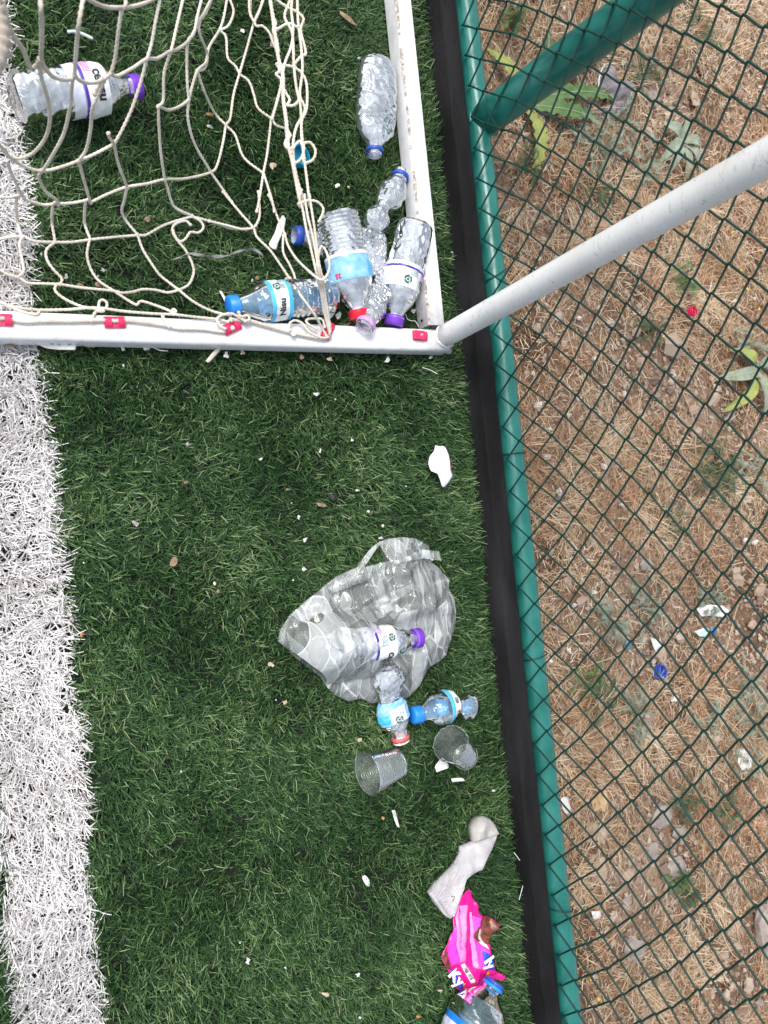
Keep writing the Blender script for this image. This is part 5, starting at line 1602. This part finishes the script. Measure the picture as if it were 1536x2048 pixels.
def feathery(px, py, spread, mi, where=None, n=14):
    c = eg(px, py)
    s = np.linalg.norm(c - CP) / FPX
    lbl = {1: 'grey green feathery weed sprawling on the dry earth', 2: 'dark green feathery weed clump on the dry earth', 0: 'fresh green feathery weed on the dry earth'}[mi]
    if where: lbl = ('fresh green', 'grey green', 'dark green')[mi] + ' feathery weed ' + where
    root = thing('feathery_weed', lbl, 'weed', c, None if where else ['fresh weeds beyond the fence', 'grey weeds beyond the fence', 'dark weeds beyond the fence'][mi])
    for k in range(n):
        a = RNG.uniform(0, 2 * pi)
        L = spread * s * RNG.uniform(0.5, 1.1)
        tip = c + np.array([math.cos(a) * L, math.sin(a) * L, RNG.uniform(0.005, 0.03)])
        mid = (c + tip) / 2 + np.array([0, 0, RNG.uniform(0.008, 0.03)]) + np.append(RNG.normal(size=2) * L * 0.12, 0)
        path = cr(np.array([c, mid, tip]), 10)
        parts = [tube(path, np.linspace(0.0010, 0.0005, len(path)), 4)]
        for q in range(4, len(path)):
            for sd_ in (-1, 1):
                d = path[q] - path[q - 1]; d /= np.linalg.norm(d)
                sv = np.array([-d[1], d[0], 0]) * sd_
                ll = RNG.uniform(0.006, 0.014)
                e = path[q] + (sv * 0.8 + d * 0.7 + [0, 0, RNG.uniform(-0.2, 0.5)]) * ll
                wv = d * 0.0011
                parts.append((np.array([path[q] - wv, path[q] + wv, e]), [[0, 1, 2]]))
        V, F = merge(parts)
        obj('frond', V, F, M_WEED[mi], root, False)
for a in [(1290, 325, 55, 1, 'touching the woolly rosette weed'), (1195, 300, 60, 1, 'beside the serrated weed leaves'), (1230, 250, 50, 1, 'at the fingers of the grey glove'), (1180, 375, 60, 2, 'between the post foot and the white pole'), (1160, 300, 45, 1, 'under the serrated leaf tips near the rail'), (1390, 65, 50, 2, 'past the grey glove along the fence'), (1490, 690, 45, 1, 'behind the broad leaved weed'), (1425, 930, 75, 2, 'with tiny yellow flowers', 40), (1490, 940, 50, 1, 'next to the yellow flowered clump'), (1290, 670, 45, 2, 'under the middle of the white pole'), (1210, 1240, 50, 1, 'beside the turquoise sliver'), (1185, 1400, 60, 2, 'spreading beside the bottom rail'),
          (1280, 1215, 60, 1, 'next to the white paper shred'), (1405, 1205, 40, 1, 'wrapped round the white plastic scrap'), (1165, 1365, 45, 0, 'standing by the bottom rail'), (1260, 1430, 55, 1, 'near the dark blue cap'), (1470, 1360, 50, 1), (1500, 1440, 60, 1), (1400, 1440, 45, 1), (1485, 1525, 50, 1, 'around the crumpled white tissue'), (1360, 1600, 40, 2, 'between the grey stones'), (1050, 340, 45, 2, 'growing at the rail close to the thick post'), (1350, 560, 40, 0, 'beside the red bottle cap'), (1340, 1755, 30, 0, 'sprouting between brown stones'), (1020, 60, 40, 0, 'behind the rail past the thick post'), (1365, 1780, 26, 2), (1330, 1045, 40, 2), (1275, 150, 40, 2, 'beside the grey glove'), (1440, 1620, 40, 2)]:
    feathery(*a)
# white fluffy seed heads
sv_, sf_ = sph_v * 0.0055, sph_f
fl_mesh = None
M_FLUFF = pm('seed_fluff', (0.62, 0.58, 0.54), (0.84, 0.82, 0.80), 300, 0.95, 0.6, 900, spec=0.05)
for (px, py) in [(1022, 18), (1120, 25), (1068, 90), (1058, 750), (1068, 812), (1130, 832), (1092, 860), (1150, 800), (1240, 790), (1272, 828), (1180, 720), (1085, 915), (1130, 1050), (1145, 1015), (1350, 958), (1262, 1060), (1235, 1010), (1215, 1080), (1340, 752), (1305, 772), (1180, 1185), (1140, 1210),
                 (1130, 1300), (1090, 1320), (1340, 1395), (1217, 1275), (1480, 1080), (1500, 1085), (1510, 180), (1330, 700), (1320, 1750), (1105, 520), (1070, 520), (1290, 620), (1190, 620), (1150, 640), (1460, 605), (1110, 985), (1200, 935), (1290, 1060), (1420, 1500), (1380, 1640), (1525, 1240), (1285, 1430), (1500, 600)]:
    c = eg(px, py) + [0, 0, 0.012]
    if fl_mesh is None:
        g = np.random.default_rng(3)
        o = obj('seed_head', sv_ * (1 + 0.25 * g.normal(size=(len(sv_), 1))) + c, sf_, M_FLUFF, None, False, loc=c)
        fl_mesh = o.data
    else:
        o = bpy.data.objects.new('seed_head', fl_mesh)
        COL.objects.link(o)
        o.location = tuple(c)
        s = RNG.uniform(0.6, 1.25)
        o.scale = (s, s * RNG.uniform(0.7, 1.2), s * 0.8)
        o.rotation_euler = tuple(RNG.uniform(0, 3, 3))
    tag(o, 'white fluffy seed head on the straw beyond the fence', 'seed head', 'fluffy seed heads in the dry plot')
for (px, py) in [(1452, 470), (1470, 545), (1482, 582), (1506, 622), (1445, 948), (1418, 905), (1395, 930), (1170, 1950), (1185, 1990)]:
    c = eg(px, py) + [0, 0, 0.016]
    o = bpy.data.objects.new('yellow_flower', bpy.data.meshes.get('yellow_flower') or obj('yellow_flower', sph_v * 0.0034 * [1, 1, .5], sph_f, pm('yellow_petals', (0.75, 0.58, 0.03), None, rough=0.7), None, False).data)
    if 'yf' not in globals():
        yf = [q for q in COL.objects if q.name == 'yellow_flower' and q.data == o.data and q != o][0]
        bpy.data.objects.remove(yf)
    COL.objects.link(o)
    o.location = tuple(c)
    tag(o, 'tiny yellow flower in the dry plot', 'flower', 'yellow flowers beyond the fence')

# ================================================================== FINE GROUND COVER
def ribbons(name, P0, az, a0, a1, L, w, tone, mat, twist=None, nose=0.35, clampx=None):
    """one mesh of thin bent blades: root P0, heading az, lean a0 at the root and a1 at the tip (0 = upright)"""
    n = len(P0)
    h = np.stack([np.cos(az), np.sin(az), np.zeros(n)], 1)
    tw = az + pi / 2 + (twist if twist is not None else 0)
    s = np.stack([np.cos(tw), np.sin(tw), np.zeros(n)], 1)
    up = np.array([0, 0, 1.0])
    c0 = P0
    c1 = c0 + (L * 0.5)[:, None] * (np.sin(a0)[:, None] * h + np.cos(a0)[:, None] * up)
    c2 = c1 + (L * 0.5)[:, None] * (np.sin(a1)[:, None] * h + np.cos(a1)[:, None] * up)
    hw = (w / 2)[:, None] * s
    V = np.stack([c0 - hw, c0 + hw, c1 - hw * 0.95, c1 + hw * 0.95, c2 - hw * nose, c2 + hw * nose], 1).reshape(-1, 3)
    if clampx is not None:
        V[:, 0] = np.minimum(V[:, 0], clampx)
    base = (np.arange(n) * 6)[:, None]
    F = np.concatenate([base + [0, 1, 3, 2], base + [2, 3, 5, 4]], 1).reshape(-1)
    me = bpy.data.meshes.new(name)
    me.vertices.add(len(V)); me.vertices.foreach_set('co', V.astype(np.float32).ravel())
    me.loops.add(len(F)); me.loops.foreach_set('vertex_index', F.astype(np.int32))
    me.polygons.add(2 * n)
    me.polygons.foreach_set('loop_start', (np.arange(2 * n) * 4).astype(np.int32))
    me.polygons.foreach_set('loop_total', np.full(2 * n, 4, np.int32))
    me.update(calc_edges=True)
    at = me.attributes.new('tone', 'FLOAT', 'POINT')
    at.data.foreach_set('value', np.repeat(tone, 6).astype(np.float32))
    me.materials.append(mat)
    o = bpy.data.objects.new(name, me)
    COL.objects.link(o)
    return o
def pressed(P):
    """how far blades may stand up at P (metres), from the footprints of the things lying there"""
    lim = np.full(len(P), 9.0)
    for kind, d, hgt in FOOT:
        if kind == 'disc':
            m_ = (P[:, 0] - d[0]) ** 2 + (P[:, 1] - d[1]) ** 2 < d[2] ** 2
        else:
            q = np.array(d)
            lo, hi = q.min(0), q.max(0)
            m_ = (P[:, 0] > lo[0]) & (P[:, 0] < hi[0]) & (P[:, 1] > lo[1]) & (P[:, 1] < hi[1])
            if m_.any():
                idx = np.where(m_)[0]
                m_[idx] = inpoly(P[idx], q)
        lim[m_] = np.minimum(lim[m_], hgt)
    return lim
f1, f2, f3, f4 = snoise(61, 6, 11), snoise(62, 6, 11), snoise(63, 8, 30), snoise(64, 8, 55)
edge = snoise(65, 8, 60)
LX0, LX1 = -0.006, 0.099
def line_mask(x, y): return (x > LX0 + 0.004 * edge(x * 0 + 3, y)) & (x < LX1 + 0.004 * edge(x * 0, y))
def grow(name, x0, x1, y0, y1, dens, white, mat, wmul=1.0, skip=None):
    n = int((x1 - x0) * (y1 - y0) * dens)
    # tufts: three blades from one stitch
    nt = n // 3
    bx_, by_ = RNG.uniform(x0, x1, nt), RNG.uniform(y0, y1, nt)
    x = np.repeat(bx_, 3) + RNG.normal(0, 0.0016, nt * 3); y = np.repeat(by_, 3) + RNG.normal(0, 0.0016, nt * 3)
    keep = line_mask(x, y) == white
    keep &= x < KX0 - 0.0015
    if skip is not None:
        keep &= ~((x > skip[0]) & (x < skip[1]) & (y > skip[2]) & (y < skip[3]))
    x, y = x[keep], y[keep]
    n = len(x)
    nearE = np.clip((x - 0.66) / 0.10, 0, 1)
    flow = np.arctan2(f1(x, y) + 0.5 * f3(x, y) - 0.25 + 0.5 * nearE, f2(x, y) + 0.2 * f3(x + 5, y) + 0.15 + 1.5 * nearE)
    az = flow + RNG.normal(0, 1.25 - 0.6 * nearE, n)
    L = RNG.uniform(0.015, 0.030, n) * (1 + 0.10 * f4(x, y)) * (1 + 0.15 * nearE)
    a0 = np.abs(RNG.normal(0.58, 0.25, n)) + 0.10 * f3(x + 9, y)
    a1 = a0 + np.abs(RNG.normal(0.75, 0.35, n))
    a0, a1 = np.clip(a0, 0, 1.2), np.clip(a1, 0.2, 1.9)
    lim = pressed(np.c_[x, y])
    hz = L * 0.5 * (np.cos(a0) + np.maximum(np.cos(a1), 0))
    sq = lim < hz
    a0[sq] = np.maximum(a0[sq], np.arccos(np.clip(lim[sq] * 0.9 / (L[sq] * 0.5), 0, 1))); a1[sq] = np.maximum(a1[sq], 1.5)
    tone = np.clip(0.47 + 0.29 * RNG.normal(size=n) + 0.10 * f3(x + 2, y + 4) + 0.06 * f1(x * 2, y * 2), 0, 1)
    w = RNG.uniform(0.0011, 0.0017, n) * wmul
    o = ribbons(name, np.stack([x, y, np.zeros(n)], 1), az, a0, a1, L, w, tone, mat, RNG.normal(0, 0.5, n), 0.45, KX0 - 0.0005)
    return o
M_TURF = attr_mat('turf_fibre', [(0.0, (0.008, 0.024, 0.008)), (0.35, (0.020, 0.058, 0.017)), (0.62, (0.044, 0.108, 0.030)), (0.85, (0.105, 0.19, 0.066)), (1.0, (0.23, 0.31, 0.15))], 0.50, 0.25)
M_LINE = attr_mat('white_fibre', [(0.0, (0.42, 0.39, 0.38)), (0.3, (0.68, 0.66, 0.65)), (0.55, (0.80, 0.79, 0.79)), (1.0, (0.85, 0.84, 0.84))], 0.5, 0.3)
NEAR = (-0.45, KX0, -1.12, 1.24)
tag(grow('turf_grass', NEAR[0], NEAR[1], NEAR[2], NEAR[3], 112000, False, M_TURF), 'dark green artificial grass of the pitch', 'grass', kind='stuff')
tag(grow('line_marking_grass', -0.03, 0.125, NEAR[2], NEAR[3], 112000, True, M_LINE, 1.1), 'white artificial grass line running along the pitch', 'line marking', kind='stuff')
tag(grow('turf_grass_surround', -1.5, KX0, -2.3, 2.4, 9000, False, M_TURF, 2.6, skip=NEAR), 'green artificial grass further out on the pitch', 'grass', kind='stuff')
# straw and dead grass
def strew(name, n, mat, Lr, wr, tuft=0, hgt=0.02, x0=KX1 + 0.035, x1=2.15, y0=-1.75, y1=1.75, lean=(1.0, 1.5), patchy=None, label='', cat=''):
    if tuft:
        k = n // tuft
        cx, cy = RNG.uniform(x0, x1, k), RNG.uniform(y0, y1, k)
        ca = RNG.uniform(0, 2 * pi, k); sprd = RNG.uniform(0.25, 1.6, k)
        x = np.repeat(cx, tuft) + RNG.normal(0, 0.012, k * tuft); y = np.repeat(cy, tuft) + RNG.normal(0, 0.012, k * tuft)
        az = np.repeat(ca, tuft) + RNG.normal(0, 1, k * tuft) * np.repeat(sprd, tuft)
        tone = np.repeat(RNG.uniform(0, 1, k), tuft) * 0.5 + RNG.uniform(0, 0.5, k * tuft)
    else:
        x, y = RNG.uniform(x0, x1, n), RNG.uniform(y0, y1, n)
        az = RNG.uniform(0, 2 * pi, n)
        tone = RNG.uniform(0, 1, n)
    keep = (x > x0) & (bare(x, y) * 0.93 < RNG.uniform(0, 1, len(x)))
    if patchy is not None:
        keep &= patchy(x, y) > RNG.uniform(-0.9, 0.6, len(x))
    x, y, az, tone = x[keep], y[keep], az[keep], tone[keep]
    n = len(x)
    L = RNG.uniform(Lr[0], Lr[1], n)
    L = np.minimum(L, np.maximum(0.01, np.where(np.cos(az) < 0, (x - KX1 - 0.03) / np.maximum(-np.cos(az), 1e-3), 9)))
    w = RNG.uniform(wr[0], wr[1], n)
    a0 = RNG.uniform(lean[0], lean[1], n); a1 = a0 + RNG.uniform(0.0, 0.5, n)
    z = earth_z(x, y) + RNG.uniform(0.0, hgt, n)
    o = ribbons(name, np.stack([x, y, z], 1), az, a0, a1, L, w, tone, mat, RNG.normal(0, 0.7, n), 0.3)
    return tag(o, label, cat, kind='stuff')
M_STRAW = attr_mat('straw', [(0.0, (0.09, 0.045, 0.025)), (0.22, (0.30, 0.185, 0.105)), (0.5, (0.60, 0.44, 0.275)), (0.8, (0.78, 0.64, 0.45)), (1.0, (0.86, 0.80, 0.67))], 0.75, 0.2)
M_RUST = attr_mat('rusty_grass', [(0.0, (0.17, 0.075, 0.04)), (0.5, (0.50, 0.265, 0.145)), (1.0, (0.70, 0.45, 0.27))], 0.8, 0.2)
pn, pn2 = snoise(71, 6, 10), snoise(72, 6, 8)
strew('straw_litter', 90000, M_STRAW, (0.008, 0.030), (0.0008, 0.0018), 0, 0.010, lean=(1.1, 1.6), label='short broken straw covering the dry earth', cat='straw')
strew('dry_grass', 72000, M_STRAW, (0.03, 0.085), (0.0007, 0.0014), 40, 0.010, lean=(0.85, 1.45), patchy=pn, label='tufts of bleached dry grass beyond the fence', cat='dry grass')
strew('rusty_dry_grass', 62000, M_RUST, (0.02, 0.06), (0.0006, 0.0012), 30, 0.008, lean=(0.9, 1.5), patchy=pn2, label='reddish withered grass beyond the fence', cat='dry grass')
# long single stalks
for k in range(60):
    px, py = RNG.uniform(1060, 1520), RNG.uniform(10, 2040)
    c = eg(px, py) + [0, 0, 0.012]
    a = RNG.uniform(0, 2 * pi); L = RNG.uniform(0.08, 0.22)
    e = c + np.array([math.cos(a) * L, math.sin(a) * L, RNG.uniform(-0.004, 0.02)])
    if e[0] < KX1 + 0.05: continue
    mid = (c + e) / 2 + np.append(RNG.normal(size=2) * 0.008, 0.008)
    V, F = tube(cr(np.array([c, mid, e]), 7), 0.0008, 5)
    tag(obj('dry_stalk', V, F, pm('stalk_straw', (0.50, 0.36, 0.20), (0.68, 0.53, 0.34), 50, 0.8), None, True, loc=c), 'single long dry stalk lying on the straw beyond the fence', 'stalk', 'dry stalks beyond the fence')
for q in ([(1150, 1528), (1280, 1560), (1400, 1592), (1536, 1640)], [(1180, 1545), (1330, 1578), (1500, 1612)], [(1235, 1148), (1380, 1152), (1536, 1172)], [(1130, 1525), (1260, 1572), (1330, 1600)], [(1170, 860), (1100, 890), (1062, 905)], [(1330, 1135), (1440, 1085), (1536, 1030)], [(1290, 1150), (1420, 1190), (1530, 1225)], [(1250, 990), (1180, 1030), (1110, 1075)]):
    P = np.array([eg(*p_) + [0, 0, 0.018] for p_ in q])
    path = resample(cr(P, 10), 0.006)
    path[:, 1] += 0.003 * np.sin(np.arange(len(path)) * 0.35)
    parts = [tube(path, np.linspace(0.0014, 0.0007, len(path)), 5)]
    for k in range(3, len(path) - 1, 2):
        d_ = np.array([RNG.normal(), RNG.normal(), abs(RNG.normal()) * 0.4]) * 0.008
        parts.append(tube(np.array([path[k], path[k] + d_ * 0.6, path[k] + d_]), 0.0004, 4))
    V, F = merge(parts)
    tag(obj('dry_stalk', V, F, pm('stalk_brown', (0.34, 0.21, 0.12), (0.56, 0.40, 0.25), 40, 0.8), None, True, loc=P[0]), 'long branching brown dead stalk with side twigs beyond the fence', 'stalk', 'branching dead stalks beyond the fence')
# gravel
n = 42000
x, y = RNG.uniform(KX1 + 0.045, 2.1, n), RNG.uniform(-1.7, 1.7, n)
k = np.maximum(snoise(73, 6, 9)(x, y) * 0.5 - 0.3, bare(x, y) * 1.6 - 0.1) > RNG.uniform(-0.6, 1.0, n)
x, y = x[k], y[k]; n = len(x)
oc = np.array([[1, 0, 0], [0, 1, 0], [-1, 0, 0], [0, -1, 0], [0, 0, 1], [0, 0, -0.6], [.7, .7, .4], [-.7, .6, .5], [-.6, -.7, .4], [.7, -.6, .5]])
of = [[0, 6, 4], [6, 1, 4], [1, 7, 4], [7, 2, 4], [2, 8, 4], [8, 3, 4], [3, 9, 4], [9, 0, 4], [0, 1, 6], [1, 2, 7], [2, 3, 8], [3, 0, 9], [1, 0, 5], [2, 1, 5], [3, 2, 5], [0, 3, 5]]
sz = RNG.lognormal(math.log(0.0034), 0.5, n)
V = oc[None] * (sz[:, None] * RNG.uniform(0.6, 1.2, (n, 3)))[:, None, :] * RNG.uniform(0.8, 1.2, (n, 10, 1))
a = RNG.uniform(0, 2 * pi, n)
Rm = np.zeros((n, 3, 3)); Rm[:, 0, 0] = np.cos(a); Rm[:, 0, 1] = -np.sin(a); Rm[:, 1, 0] = np.sin(a); Rm[:, 1, 1] = np.cos(a); Rm[:, 2, 2] = 1
V = np.einsum('nij,nkj->nki', Rm, V) + np.stack([x, y, earth_z(x, y) + sz * 0.3], 1)[:, None]
F = (np.array(of)[None] + (np.arange(n) * 10)[:, None, None]).reshape(-1, 3)
me = bpy.data.meshes.new('gravel')
me.from_pydata(V.reshape(-1, 3).tolist(), [], F.tolist())
at = me.attributes.new('tone', 'FLOAT', 'POINT'); at.data.foreach_set('value', np.repeat(RNG.uniform(0, 1, n), 10).astype(np.float32))
me.materials.append(attr_mat('gravel_mix', [(0.0, (0.20, 0.14, 0.11)), (0.5, (0.36, 0.28, 0.22)), (1.0, (0.52, 0.44, 0.37))], 0.9, 0.2))
o = bpy.data.objects.new('gravel', me); COL.objects.link(o)
tag(o, 'small gravel strewn over the dry earth', 'gravel', kind='stuff')
